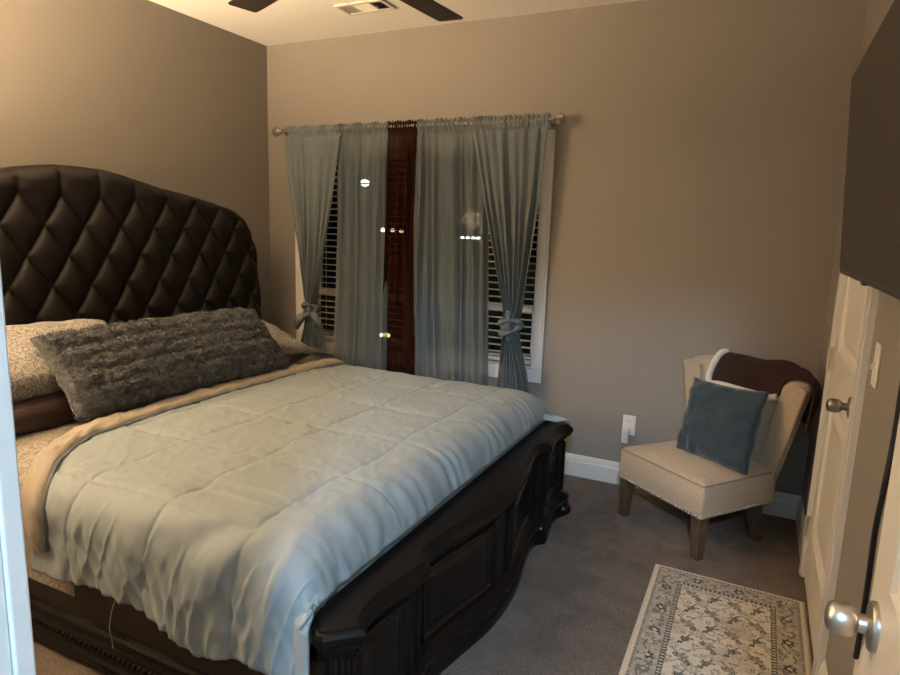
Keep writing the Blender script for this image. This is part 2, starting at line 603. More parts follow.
# ------------------------------------------------------------------ window
win = bpy.data.objects.new('window_1', None)
COL.objects.link(win)
structure(win, 'white double window behind the sheer curtains')
mb = MB()
cz0, cz1 = 0.535, 2.0
casing_strip(mb, 'y', 0, WX0 - 0.08, WX0 + 0.005, WZ0 + 0.005, WZ1 - 0.005, -1)
casing_strip(mb, 'y', 0, WX1 - 0.005, WX1 + 0.064, WZ0 + 0.005, WZ1 - 0.005, -1)
casing_strip(mb, 'y', 0, WX0 - 0.08, WX1 + 0.064, WZ1 - 0.005, cz1, -1)
casing_strip(mb, 'y', 0, WX0 - 0.08, WX1 + 0.064, cz0, WZ0 + 0.005, -1)
XM = 1.175
mb.box(WX0 - 0.002, WX0 + 0.012, 0, 0.13, WZ0, WZ1).box(WX1 - 0.012, WX1 + 0.002, 0, 0.13, WZ0, WZ1)
mb.box(WX0, WX1, 0, 0.13, WZ1 - 0.012, WZ1 + 0.002).box(WX0, WX1, 0, 0.13, WZ0 - 0.002, WZ0 + 0.012)
mb.box(XM - 0.045, XM + 0.045, -0.012, 0.13, WZ0, WZ1)
bevel(mb.build('window_frame', M['trim'], win, smooth=False), 0.003)
for xa, xb in ((WX0 + 0.012, XM - 0.045), (XM + 0.045, WX1 - 0.012)):
    s = MB()
    zm = 0.965
    for y0, z0, z1 in ((0.085, WZ0 + 0.012, zm + 0.02), (0.105, zm - 0.02, WZ1 - 0.012)):
        s.box(xa, xa + 0.035, y0, y0 + 0.025, z0, z1).box(xb - 0.035, xb, y0, y0 + 0.025, z0, z1)
        s.box(xa, xb, y0, y0 + 0.025, z0, z0 + 0.04).box(xa, xb, y0, y0 + 0.025, z1 - 0.04, z1)
    sash = s.build('sash', M['trim'], win, smooth=False)
    MB().add([(xa, 0.098, WZ0 + 0.02), (xb, 0.098, WZ0 + 0.02), (xb, 0.098, zm), (xa, 0.098, zm),
              (xa, 0.118, zm), (xb, 0.118, zm), (xb, 0.118, WZ1 - 0.02), (xa, 0.118, WZ1 - 0.02)], [(0, 1, 2, 3), (4, 5, 6, 7)]).build('pane', M['glass'], sash, smooth=False)

# ------------------------------------------------------------------ blinds
for xa, xb, lab in ((WX0 + 0.018, XM - 0.05, 'white slatted blind in the window half nearer the headboard'),
                    (XM + 0.05, WX1 - 0.018, 'white slatted blind in the window half nearer the armchair')):
    t = thing('window_blind', lab, 'blind', ((xa + xb) / 2, 0.038, WZ0 + 0.015), group='horizontal blinds in the double window')
    hw = (xb - xa) / 2
    s = MB()
    z = 0.06
    k = 0
    top = WZ1 - WZ0 - 0.07
    while z < top:
        tilt = -0.07 + 0.04 * random.uniform(-1, 1)
        dy, dz = 0.025 * math.cos(tilt), 0.025 * math.sin(tilt)
        n = Vector((0, -math.sin(tilt), math.cos(tilt))) * 0.0014
        L = []
        for xx in (-hw, hw):
            L.append([(xx, -dy + n.y, -dz + z + n.z), (xx, 0, z + 0.004 + n.z), (xx, dy + n.y, dz + z + n.z), (xx, dy - n.y, dz + z - n.z), (xx, 0, z + 0.004 - n.z), (xx, -dy - n.y, -dz + z - n.z)])
        s.loops(L)
        z += 0.0425
    s.build('slats', M['slat'], t, smooth=False)
    MB().box(-hw, hw, -0.027, 0.027, 0.008, 0.030).build('bottom_rail', M['slat'], t, smooth=False)
    MB().box(-hw, hw, -0.032, 0.025, top + 0.012, top + 0.052).build('headrail', M['slat'], t, smooth=False)
    for fx in (-0.62, 0.62):
        MB().tube([(hw * fx, -0.026, 0.02), (hw * fx, -0.026, top + 0.02)], 0.0016, 5).build('ladder_cord', M['slat'], t)

# ------------------------------------------------------------------ outside at night
structure(MB().box(-9, 8, 0.3, 22, -0.75, -0.65).build('ground_outside', M['grass'], smooth=False))
N = 60
uu, vv = np.meshgrid(np.linspace(0, 1, N), np.linspace(0, PI, 22), indexing='ij')
bx = -0.6 + 3.4 * uu
rr = 0.45 + 0.09 * fbm(bx * 4, vv * 2.2)
hp = np.stack([bx, 3.3 - np.cos(vv) * rr, -0.65 + np.sin(vv) ** 0.6 * (1.75 + 0.25 * fbm(bx * 3, vv * 3 + 4))], 2)
tag(MB().grid(hp).build('hedge', M['hedge']), 'clipped green hedge in the dark yard beyond the blinds', 'hedge')
lm = thing('post_lamp', 'bright white lamp shining outside through the left sheer curtain', 'lamp', (-3.177, 6.0, -0.65))
MB().tube([(0, 0, 0), (0, 0, 2.7)], 0.035, 10).build('lamp_post', M['post'], lm)
MB().ball((0, 0, 2.82), 0.062, 16, 10, (1.25, 1.25, 0.9)).build('globe', M['white_glow'], lm)
MB().lathe([(0.05, 2.68), (0.075, 2.72), (0.08, 2.74)], n=16).build('lamp_collar', M['post'], lm)
for k, (x, z, s_, lab) in enumerate(((-2.80, 1.37, 0.035, 'small warm yard light, first of a row of three seen through the brown curtain'),
                                     (-2.60, 1.37, 0.035, 'small warm yard light, middle of a row of three seen through the brown curtain'),
                                     (-2.42, 1.36, 0.035, 'small warm yard light, last of a row of three seen through the brown curtain'))):
    o = thing('yard_light', lab, 'light', (x, 6.0, -0.65), group='row of warm lights outside')
    MB().tube([(0, 0, 0), (0, 0, z + 0.62)], 0.012, 6).build('stake', M['post'], o)
    MB().ball((0, 0, z + 0.65), s_, 10, 6, (1.3, 1, 0.9)).build('bulb', M['warm_glow'], o)
o = thing('path_light', 'low yellow path light glowing near the foot of the brown curtain', 'light', (-2.72, 6.0, -0.65))
MB().tube([(0, 0, 0), (0, 0, 0.10)], 0.02, 8).build('stake', M['post'], o)
MB().ball((0, 0, 0.155), 0.07, 12, 8, (1.3, 1.3, 0.7)).build('bulb', M['yellow_glow'], o)
o = thing('garden_light', 'pale distant garden light seen through the right sheer curtain', 'light', (-1.12, 6.0, -0.65))
MB().tube([(0, 0, 0), (0, 0, 1.88)], 0.015, 6).build('stake', M['post'], o)
g = MB()
for dx in (-0.14, -0.04, 0.06, 0.15):
    g.ball((dx, 0, 1.94), 0.025, 8, 6, (1.5, 1, 1))
g.build('bulb', M['dim_glow'], o)

# ------------------------------------------------------------------ curtain rod
RZ, RY = 2.043, -0.098
rod = thing('curtain_rod', 'silver curtain rod with cut-glass square finials above the window', 'curtain rod', (0, 0, 0))
MB().tube([(0.205, RY, RZ), (2.100, RY, RZ)], 0.0115, 14).build('pole', M['rod'], rod)
for x, sg in ((0.205, -1), (2.100, 1)):
    f = MB()
    f.lathe([(0.013, 0), (0.016, 0.004), (0.016, 0.012)], (x, RY, RZ), 'x' if sg > 0 else '-x', 16)
    q = []
    for a, h in ((0.012, 0.012), (0.028, 0.024), (0.033, 0.045), (0.028, 0.064), (0.010, 0.074)):
        q.append([(x + sg * h, RY + a * c, RZ + a * d) for c, d in ((1, 0), (0.6, 0.6), (0, 1), (-0.6, 0.6), (-1, 0), (-0.6, -0.6), (0, -1), (0.6, -0.6))])
    f.loops(q)
    f.build('finial', M['finial'], rod, smooth=False)
for x in (0.235, 2.075):
    f = MB().tube([(x, 0, RZ - 0.015), (x, RY + 0.005, RZ - 0.015)], 0.007, 8)
    f.box(x - 0.012, x + 0.012, -0.006, 0, RZ - 0.05, RZ + 0.02)
    f.tube([(x, RY - 0.012, RZ + 0.004), (x, RY - 0.006, RZ - 0.014), (x, RY + 0.010, RZ - 0.014), (x, RY + 0.014, RZ + 0.004)], 0.004, 6)
    f.build('bracket', M['rod'], rod)


# ------------------------------------------------------------------ curtains
def curtain(name, label, m, edges, ztop, zbot, folds, amp, seed, nu=150, nz=110, group='sheer curtains on the silver rod', base=RY, hemflare=0.0):
    """edges: list of (z, xl, xr) from top to bottom"""
    zs = np.linspace(ztop, zbot, nz)
    e = np.array(sorted(edges))
    xl = np.interp(zs, e[:, 0], e[:, 1])
    xr = np.interp(zs, e[:, 0], e[:, 2])
    u = np.linspace(0, 1, nu)
    U, Z = np.meshgrid(u, zs)
    XL, XR = xl[:, None], xr[:, None]
    wr = (XR - XL)
    warp = U + 0.075 * fbm(U * 3 + seed, Z * 0.4 + seed, 2)
    X = XL + wr * (U + 0.018 * np.sin(warp * 2 * PI * folds * 0.5 + seed) * np.sin(PI * U))
    dens = amp * np.clip(wr.max() / (wr + 0.05), 0.6, 3.2)
    ph = warp * folds * 2 * PI + seed
    head = sstep(RZ - 0.06, RZ - 0.02, Z)
    fold = np.sin(ph) + 0.7 * fbm(U * folds * 1.3 + seed, Z * 0.6 + seed, 3)
    Y = base + dens * fold * (1 - head) * (0.55 + 0.45 * sstep(RZ, RZ - 0.5, Z)) + 0.006 * fbm(U * 8 + seed, Z * 3, 3)
    # rod pocket bulges forward over the pole, ruffled header above it
    Yh = RY - 0.0135 + 0.004 * np.sin(U * folds * 2 * PI * 2.6 + seed) + 0.003 * fbm(U * 30, Z * 10 + seed, 2)
    pocket = np.exp(-((Z - RZ) / 0.016) ** 2)
    ruff = sstep(RZ + 0.012, RZ + 0.035, Z)
    Yh = Yh + 0.014 * (1 - pocket) * (1 - ruff) + ruff * (0.012 + 0.011 * np.sin(U * folds * 2 * PI * 2.1 + seed + Z * 40))
    Y = Y * (1 - head) + Yh * head
    Z2 = Z + (Z > RZ + 0.02) * 0.006 * np.sin(U * folds * 2 * PI * 2.6 + 2 * seed)
    P = np.stack([X, Y, Z2], 2)
    o = MB().grid(P).build(name, m, angle=180, recalc=False)
    return tag(o, label, 'curtain', group)


c_sheer_l = curtain('sheer_curtain', 'straight blue-grey sheer panel between the knotted panel by the bed and the brown panel', M['sheer'],
                    [(2.09, 0.66, 1.045), (1.6, 0.655, 1.05), (0.9, 0.64, 1.055), (0.45, 0.62, 1.05)], 2.072, 0.46, 6, 0.016, 1.3)
c_brown = curtain('sheer_curtain', 'narrow dark brown sheer panel in the middle of the window', M['brown_sheer'],
                  [(2.09, 1.05, 1.255), (1.5, 1.045, 1.25), (0.9, 1.03, 1.27), (0.45, 1.03, 1.285)], 2.074, 0.45, 5, 0.014, 4.1, nu=90)
c_sheer_r = curtain('sheer_curtain', 'straight blue-grey sheer panel just beside the brown panel on its armchair side', M['sheer'],
                    [(2.09, 1.258, 1.72), (1.5, 1.265, 1.74), (0.9, 1.262, 1.765), (0.45, 1.27, 1.785)], 2.074, 0.45, 7, 0.016, 2.2)
c_tied_l = curtain('knotted_curtain', 'knotted blue-grey curtain panel hanging beside the bed pillows', M['tied'],
                   [(2.09, 0.245, 0.71), (1.95, 0.262, 0.705), (1.6, 0.30, 0.650), (1.2, 0.37, 0.57), (0.98, 0.42, 0.53), (0.90, 0.445, 0.515), (0.82, 0.44, 0.515), (0.74, 0.415, 0.56), (0.60, 0.375, 0.585)],
                   2.072, 0.60, 7, 0.012, 0.4, base=RY - 0.035)
c_tied_r = curtain('knotted_curtain', 'knotted blue-grey curtain panel hanging beside the right window casing', M['tied'],
                   [(2.09, 1.62, 2.092), (1.95, 1.645, 2.085), (1.6, 1.72, 2.065), (1.2, 1.82, 2.02), (1.0, 1.875, 1.995), (0.93, 1.89, 1.975), (0.86, 1.89, 1.975), (0.78, 1.885, 1.99), (0.64, 1.872, 2.04), (0.50, 1.862, 2.075)],
                   2.074, 0.50, 8, 0.012, 3.3, base=RY - 0.035)


def knot(parent, x, z, s, seed):
    a, b = np.meshgrid(np.linspace(0, 2 * PI, 40, endpoint=False), np.linspace(0.06, PI - 0.06, 26), indexing='ij')
    r = 1 + 0.16 * np.sin(3 * a + 4.2 * b + seed) * np.sin(b) + 0.10 * np.sin(7 * a - 5 * b + seed) * np.sin(b) + 0.06 * fbm(a * 2, b * 3 + seed, 3)
    P = np.stack([x + s * 0.050 * r * np.sin(b) * np.cos(a), RY - 0.04 + s * 0.040 * r * np.sin(b) * np.sin(a), z + s * 0.085 * r * np.cos(b)], 2)
    k = MB().grid(P, cu=True)
    # the loop of cloth wrapped around
    for q in (0, 1):
        pts = []
        for t in np.linspace(0, 2 * PI, 26):
            pts.append((x + s * 0.058 * math.cos(t), RY - 0.04 + s * 0.047 * math.sin(t), z + s * (0.03 * math.sin(t + 0.7 + q * 2.2) - 0.012 + q * 0.02)))
        k.tube(pts, [s * (0.014 + 0.006 * math.sin(3 * t + seed + q)) for t in np.linspace(0, 2 * PI, 26)], 8)
    return k.build('knot', M['tied'], parent, angle=180)


knot(c_tied_l, 0.478, 0.86, 1.0, 0.3)
kl = MB()
for (pts, r) in (([(0.46, -0.16, 0.83), (0.42, -0.18, 0.80), (0.385, -0.17, 0.76), (0.37, -0.16, 0.72)], [0.02, 0.03, 0.028, 0.012]),
                 ([(0.49, -0.16, 0.84), (0.54, -0.18, 0.83), (0.565, -0.17, 0.78), (0.57, -0.16, 0.74)], [0.018, 0.026, 0.022, 0.01])):
    kl.tube(pts, r, 10)
kl.build('knot_tail', M['tied'], c_tied_l, angle=180)
knot(c_tied_r, 1.930, 0.885, 1.05, 2.0)

# ================================================================== BED
YC = -1.5
bed = thing('bed', 'dark espresso king bed with a tufted leather headboard and carved footboard', 'bed', (1.25, YC, 0))
BL = Vector((-1.25, -YC, 0))        # children carry world coordinates


def bpart(mb, name, m, parent=None, **k):
    o = mb.build(name, m, parent or bed, **k)
    if parent is None:
        o.location = BL
    return o


# headboard ---------------------------------------------------------
HW = 1.165
prof = np.array([(0, 1.680), (0.12, 1.678), (0.24, 1.658), (0.36, 1.630), (0.46, 1.608), (0.63, 1.583), (0.80, 1.548), (0.93, 1.518), (0.985, 1.498), (1.03, 1.468), (1.065, 1.42), (1.095, 1.355), (1.115, 1.27), (1.125, 1.16)])


def hb_top(y):
    return np.interp(np.abs(y), prof[:, 0] * 1.035, prof[:, 1])


ny, nz = 330, 200
s = np.linspace(-1, 1, ny)
yy = HW * np.sign(s) * (1 - (1 - np.abs(s)) ** 1.25)
Yg, T = np.meshgrid(yy, np.linspace(0, 1, nz), indexing='ij')
zb = 0.30
tp = hb_top(Yg)
Zg = zb + T * (tp - zb)
TW, TH, TZ0, TY0 = 0.2, 0.1425, 1.535, 0.075
ya, za = (Yg - TY0) / TW, (Zg - TZ0) / (2 * TH)
lat = np.minimum(np.abs(np.sin(PI * (ya + za))), np.abs(np.sin(PI * (ya - za))))
prodl = np.abs(np.sin(PI * (ya + za)) * np.sin(PI * (ya - za)))
tuft = 0.45 * lat ** 0.28 + 0.55 * prodl ** 0.42
ver = np.abs(np.sin(PI * ya)) ** 0.3
bl = sstep(TZ0 - 0.004, TZ0 + 0.02, Zg)
tuft = tuft * (1 - bl) + ver * bl
slope = np.abs(np.gradient(hb_top(yy), yy))[:, None]
dist = np.minimum((tp - Zg) / np.sqrt(1 + np.clip(slope, 0, 2.5) ** 2), HW + 0.004 - np.abs(Yg))
fade = sstep(0.0, 0.07, dist)
r = 0.075
e = np.clip(dist, 0, r)
roll = r - np.sqrt(np.maximum(r * r - (r - e) ** 2, 0))
lean = 0.09 * (1.6 - Zg)
Xg = 0.195 + lean - roll - 0.048 * (1 - tuft) * (0.25 + 0.75 * fade) * sstep(0.36, 0.5, Zg)
P = np.stack([Xg, YC + Yg, Zg], 2)
hb = MB().grid(P)
edge = np.concatenate([P[0, :], P[1:, -1], P[-1, ::-1]])
back = edge.copy()
back[:, 0] = 0.03
hb.grid(np.stack([edge, 0.35 * edge + 0.65 * back, back], 0))
hbo = bpart(hb, 'headboard', M['leather'], angle=180)
bm_ = MB().ball((0, 0, 0), 0.0135, 10, 6, (0.55, 1, 1))
btn_me = None
for k in range(9):
    z = TZ0 - TH * k
    for j in range(-8, 9):
        y = TY0 + TW * (j + (0.5 if k % 2 else 0))
        if abs(y) > 1.06 or hb_top(y) - z < 0.07 or z < 0.72:
            continue
        i, q = int(np.argmin(np.abs(yy - y))), 0
        x = 0.195 + 0.09 * (1.6 - z) - 0.043
        if btn_me is None:
            b0 = bm_.build('button', M['leather'], hbo)
            btn_me = b0.data
        else:
            b0 = bpy.data.objects.new('button', btn_me)
            COL.objects.link(b0)
            b0.parent = hbo
        b0.location = (x, YC + y, z)

# side rails --------------------------------------------------------
for sg in (-1, 1):
    yo = YC + sg * 0.925
    L = []
    prf = [(0, 0.10), (0, 0.335), (-0.03, 0.335), (-0.03, 0.10)]
    r_ = MB().loops([[(x, yo + sg * o, z) for o, z in prf] for x in (0.2, 2.32)])
    ro = bpart(r_, 'side_rail', M['rail'], smooth=False)
    prf = [(-0.002, 0.158), (0.010, 0.156), (0.018, 0.148), (0.018, 0.138), (0.010, 0.130), (0.016, 0.118), (0.022, 0.104), (0.022, 0.068), (0.016, 0.060), (0.026, 0.050), (0.028, 0.030), (0.020, 0.022), (-0.03, 0.022), (-0.03, 0.158)]
    mo = MB().loops([[(x, yo + sg * o, z) for o, z in prf] for x in (0.2, 2.32)]).build('rail_molding', M['black_gloss'], ro, angle=25)
    b = MB()
    for k in range(92):
        b.ball((0.24 + k * 0.0226, yo + sg * 0.022, 0.086), 0.0105, 6, 4, (1.0, 0.9, 1.6), Matrix.Rotation(0.6, 3, 'Y'))
    b.build('rope_carving', M['black_gloss'], ro)

# footboard ---------------------------------------------------------
half = [(0.0, 2.470), (0.09, 2.467), (0.17, 2.458), (0.27, 2.438), (0.36, 2.420), (0.43, 2.408), (0.49, 2.402), (0.535, 2.404), (0.558, 2.412), (0.575, 2.430), (0.592, 2.441),
        (0.62, 2.439), (0.68, 2.428), (0.75, 2.416), (0.82, 2.409), (0.87, 2.414), (0.905, 2.427), (0.932, 2.444)]
front = [(x, YC - d) for d, x in half[::-1]] + [(x, YC + d) for d, x in half[1:]]
tail_n = [(2.285, YC - 0.935), (2.318, YC - 0.970), (2.350, YC - 1.004), (2.372, YC - 1.002)]
tail_f = [(x, 2 * YC - y) for x, y in tail_n[::-1]]
outline = tail_n + front + tail_f           # near back corner -> far back corner; closed by the straight back


def offset_loop(pts, d):
    pts = [Vector(p) for p in pts]
    n = len(pts)
    out = []
    for i in range(n):
        a, b, c = pts[i - 1], pts[i], pts[(i + 1) % n]
        n1 = Vector(((b - a).y, -(b - a).x)).normalized()
        n2 = Vector(((c - b).y, -(c - b).x)).normalized()
        m_ = (n1 + n2)
        m_ = m_ / max(m_.length, 0.6) if m_.length > 1e-6 else n1
        k = 1.0 / max(0.6, m_.normalized().dot(n1))
        out.append(b + m_.normalized() * d * k)
    return out


def plan_loops(levels):
    return [[(p.x, p.y, z) for p in offset_loop(outline, d)] for d, z in levels]


fb = MB().loops(plan_loops([(-0.03, 0.03), (-0.03, 0.425)]))
fbo = bpart(fb, 'footboard', M['black_wood'], angle=30)
MB().loops(plan_loops([(-0.032, 0.405), (-0.022, 0.410), (-0.016, 0.424), (-0.006, 0.430), (-0.004, 0.441), (0.001, 0.446), (0.004, 0.456), (0.003, 0.467), (-0.003, 0.475), (-0.010, 0.478), (-0.012, 0.484), (-0.018, 0.488), (-0.026, 0.489)])).build('footboard_cap', M['black_wood'], fbo, angle=22)
MB().loops(plan_loops([(-0.004, 0.0), (0.000, 0.012), (0.0, 0.048), (-0.008, 0.056), (-0.004, 0.062), (-0.004, 0.092), (-0.010, 0.098), (-0.014, 0.112), (-0.024, 0.122), (-0.032, 0.130)])).build('footboard_plinth', M['black_wood'], fbo, angle=35)
# rope carving along the plinth
dense = []
loopb = offset_loop(outline, -0.004)
tot = 0
for a, b in zip(loopb[1:-1], loopb[2:]):
    n = max(1, int((b - a).length / 0.002))
    for k in range(n):
        dense.append(a.lerp(b, k / n))
rc = MB()
acc = 0
last = dense[0]
for i, q in enumerate(dense[1:], 1):
    acc += (q - dense[i - 1]).length
    if acc > 0.021:
        acc = 0
        t = (dense[min(i + 3, len(dense) - 1)] - dense[max(i - 3, 0)]).normalized()
        ang = math.atan2(t.y, t.x)
        R = Matrix.Rotation(ang, 3, 'Z') @ Matrix.Rotation(0.55, 3, 'Y')
        rc.ball((q.x, q.y, 0.077), 0.0105, 7, 5, (1.0, 1.0, 1.6), R)
rc.build('rope_carving', M['black_gloss'], fbo)


def fx(y, d):
    """point and normal on the front curve at offset d"""
    ys = np.array([p[1] for p in front])
    xs = np.array([p[0] for p in front])
    x = np.interp(y, ys, xs)
    g = (np.interp(y + 0.008, ys, xs) - np.interp(y - 0.008, ys, xs)) / 0.016
    n = np.array([1, -g]) / math.hypot(1, g)
    return x + n[0] * d, y + n[1] * d


def fpanel(y0, y1, z0, z1):
    n, m = 46, 34
    P = np.zeros((n, m, 3))
    wy, wz = y1 - y0, z1 - z0
    for i in range(n):
        for j in range(m):
            a = i / (n - 1)
            c = j / (m - 1)
            a, c = [0.5 + 0.5 * np.sign(q - 0.5) * abs(2 * q - 1) ** 0.62 for q in (a, c)]
            dd = min(a * wy, (1 - a) * wy, c * wz, (1 - c) * wz)
            dep = np.interp(dd, [0, 0.002, 0.007, 0.013, 0.018, 0.022, 0.034, 0.046, 0.05], [-0.002, 0.006, 0.012, 0.010, 0.003, 0.001, 0.001, 0.006, 0.0065])
            x, y = fx(y0 + a * wy, -0.03 + dep)
            P[i, j] = (x, y, z0 + c * wz)
    MB().grid(P).build('carved_panel', M['black_gloss'], fbo, angle=30)


for a, b in ((0.655, 0.905), (0.10, 0.515)):
    for sg in (-1, 1):
        y0, y1 = sorted((YC + sg * a, YC + sg * b))
        fpanel(y0, y1, 0.150, 0.398)
# pilaster bead pairs beside the middle and fluted canted posts
for d in (-0.07, 0.07, -0.60, 0.60):
    x, y = fx(YC + d, -0.028)
    MB().tube([(x, y, 0.135), (x, y, 0.405)], 0.008, 8).build('pilaster_bead', M['black_wood'], fbo)
for sg in (-1, 1):
    p0 = Vector((2.372 - 0.024, YC + sg * (1.006 - 0.024)))
    p1 = Vector((2.444 - 0.026, YC + sg * (0.932 - 0.012)))
    fl = MB()
    for k in range(6):
        q = p0.lerp(p1, 0.10 + 0.16 * k)
        fl.tube([(q.x, q.y, 0.14), (q.x, q.y, 0.395)], 0.0058, 8)
    fl.build('fluting', M['black_gloss'], fbo)
# scroll feet under the canted corners
for sg in (-1, 1):
    ft = MB()
    ft.ball((2.425, YC + sg * 0.935, 0.035), 0.038, 14, 8, (1.0, 1.15, 0.9))
    ft.ball((2.415, YC + sg * 0.955, 0.095), 0.026, 12, 7, (1.1, 1.1, 0.8))
    ft.build('scroll_foot', M['black_gloss'], fbo)

# mattress + box spring ----------------------------------------------
mt = MB()


def rrect(x0, x1, y0, y1, r, n=8):
    out = []
    for cx, cy, a0 in ((x1 - r, y1 - r, 0), (x0 + r, y1 - r, PI / 2), (x0 + r, y0 + r, PI), (x1 - r, y0 + r, 1.5 * PI)):
        for k in range(n + 1):
            a = a0 + PI / 2 * k / n
            out.append((cx + r * math.cos(a), cy + r * math.sin(a)))
    return out


L = []
for d, z in ((0.03, 0.338), (0.004, 0.35), (0, 0.37), (0, 0.54), (0.01, 0.565), (0.04, 0.585), (0.10, 0.592)):
    L.append([(x, y, z) for x, y in rrect(0.24 + d, 2.27 - d, YC - 0.925 + d, YC + 0.925 - d, 0.07)])
mo = mt.loops(L).build('mattress', M['mattress'])
tag(mo, 'king mattress on the dark bed frame under the comforter', 'mattress')


# bedding surfaces ------------------------------------------------------
def drape(a, b, xe, ye, r, ztop, flare=0.0):
    """sheet coordinates -> folded over the foot edge (a beyond xe) and both sides (|b| beyond ye); b measured from YC"""
    ao = np.maximum(a - xe, 0)
    bo = np.maximum(np.abs(b) - ye, 0)
    d = np.sqrt(ao * ao + bo * bo)
    q = PI * r / 2
    out = np.where(d < q, r * np.sin(np.minimum(d, q) / r), r + flare * (d - q))
    drop = np.where(d < q, r * (1 - np.cos(np.minimum(d, q) / r)), r + (d - q))
    def od(t):
        return (np.where(t < q, r * np.sin(np.minimum(t, q) / r), r + flare * (t - q)),
                np.where(t < q, r * (1 - np.cos(np.minimum(t, q) / r)), r + (t - q)))
    oa, da = od(ao)
    ob, db = od(bo)
    k = sstep(0.06, 0.26, bo)
    x = np.minimum(a, xe) + oa * (1 - k) + ao * k * 0.76
    y = np.sign(b) * (np.minimum(np.abs(b), ye) + ob)
    drop = (da ** 2.6 * (1 - k) + db ** 2.6 + 1e-12) ** (1 / 2.6)
    dome = 0.016 * np.clip(1 - (b / 1.0) ** 2, 0, 1)
    return np.stack([x, YC + y, ztop - drop + dome], 2), drop


# comforter
XE, YE, RR = 2.165, 0.845, 0.135
na, nb = 250, 330
a1, hemn, hemf = XE + 0.31, 0.375, 0.42
A, B = np.meshgrid(np.linspace(0.985, a1, na), np.linspace(-YE - hemn, YE + hemf, nb), indexing='ij')
hemw = np.interp(A, [1.0, 1.15, 1.38, 1.69, 1.92, 2.15, 2.32, 2.6], [0.0, 0.0, -0.02, 0.0, 0.055, 0.01, 0.04, 0.05])
tt = np.clip((-B - YE) / hemn, 0, 1)
B2 = B - hemw * tt
amax = XE + 0.31 - 0.09 * sstep(YE - 0.05, YE + 0.10, np.abs(B))
astart = 0.985 + 0.25 * sstep(0.6, 1.08, -B)
A = astart + (A - 0.985) * (amax - astart) / (a1 - 0.985)
P, drop = drape(A, B2, XE, YE, RR, 0.628, 0.05)
Nn = grid_normals(P)
if Nn[na // 2, nb // 2, 2] < 0:
    Nn = -Nn
# quilting: stitched boxes
wob = 0.012 * fbm(A * 3, B * 3, 2)
qa = (A - 1.09 + wob + 0.03 * (B < -0.6) * (-B - 0.6)) / 0.33
qb = (B + 0.52 + wob) / 0.37
fa, fb_ = np.abs(qa - np.round(qa)) * 0.33, np.abs(qb - np.round(qb)) * 0.37
ds = np.minimum(fa + 0.3 * (A > XE + 0.12), fb_)
puff = 1 - np.exp(-(ds / 0.03))
valley = np.exp(-(ds / 0.005) ** 2)
near_st = np.exp(-(ds / 0.07))
side = sstep(0.02, 0.22, drop)
sidem = sstep(YE - 0.06, YE + 0.06, np.abs(B))
wr = fbm(A * 9 + 3, B * 9, 4) * 0.0035 * (0.6 + near_st)
# puckers run across the stitches
wr += 0.0016 * near_st * np.sin(60 * A + 95 * B + 6 * fbm(A * 6, B * 6, 2)) * (0.4 + 0.6 * side)
# slanted hanging folds on the sides, stronger towards the foot corner
fol = fbm((A + 0.55 * drop) * 9, drop * 1.2 + 3, 3)
rid = (1 - np.abs(fbm((A + 0.3 * drop) * 8 + 9, drop * 1.1, 3))) ** 3
foldd = sstep(YE - 0.06, YE + 0.06, np.abs(B)) * side * (1 - 0.55 * sstep(0.2, 0.36, drop)) * (0.006 * fol + 0.009 * (rid - 0.4) * (0.4 + 0.6 * sstep(1.3, 2.0, A))) * (0.4 + 0.9 * sstep(0.05, 0.36, drop))
fine = side * 0.0035 * (0.5 + near_st) * np.sin(2 * PI * (A * 15 + 1.5 * fbm(A * 3, drop * 2, 2) - drop * 3)) * sstep(1.0, 1.5, A)
footw = sstep(0.01, 0.1, np.maximum(A - XE, 0)) * (np.abs(B) < YE) * 0.003 * np.sin(B * 70 + 5 * fbm(B * 5, A * 4, 2))
# gathers radiating from the near foot corner
ca, cb = A - (XE + 0.02), -B - YE + 0.05
crad = np.sqrt(ca * ca + cb * cb) + 1e-6
cang = np.arctan2(cb, ca)
gather = 0.006 * np.exp(-((crad - 0.25) / 0.25) ** 2) * np.sin(cang * 9 + 1.2 + 2 * fbm(cang * 2, crad * 3, 2)) * sstep(0.05, 0.2, crad) * (B < -YE + 0.12)
crin = (1 - np.abs(fbm(A * 17 + 5 * drop + 2, drop * 5 + B * 1.5 + 5, 2))) ** 3 - 0.45
crt = (1 - np.abs(fbm((A + B) * 9 + 30, (A - B) * 5 + 8, 3))) ** 4 - 0.3
ripple = 0.0062 * sidem * sstep(0.01, 0.10, drop) * crin * (0.35 + 0.65 * sstep(1.2, 1.6, A)) + 0.0028 * crt * (1 - sidem) * (0.35 + near_st)
disp = ripple + 0.006 + 0.0045 * puff - 0.0035 * valley + wr + foldd + fine + footw + gather
P = P + Nn * disp[..., None]
# keep it inside the footboard at the foot and clear of the rail at the side
kside = sstep(YE + 0.0, YE + 0.16, np.abs(B))
P[..., 0] = np.minimum(P[..., 0], (2.294 + 0.05 * sstep(0.495, 0.535, P[..., 2])) * (1 - kside) + 2.335 * kside)
onside = np.abs(B) > YE + 0.06
P[..., 1] = np.where((drop > 0.15) & onside, np.where(B < 0, np.minimum(P[..., 1], YC - 0.975), np.maximum(P[..., 1], YC + 0.955)), P[..., 1])
plim = YC - 0.955 - 0.055 * sstep(2.20, 2.33, P[..., 0]) * sstep(0.53, 0.47, P[..., 2])
P[..., 1] = np.where((B < 0) & onside & (P[..., 2] < 0.53), np.minimum(P[..., 1], plim), P[..., 1])
com = MB().grid(P).build('comforter', M['comforter'], angle=180)
solidify(com, 0.010, 1 if False else -1)
tag(com, 'sage-blue quilted comforter spread over the king bed', 'comforter')
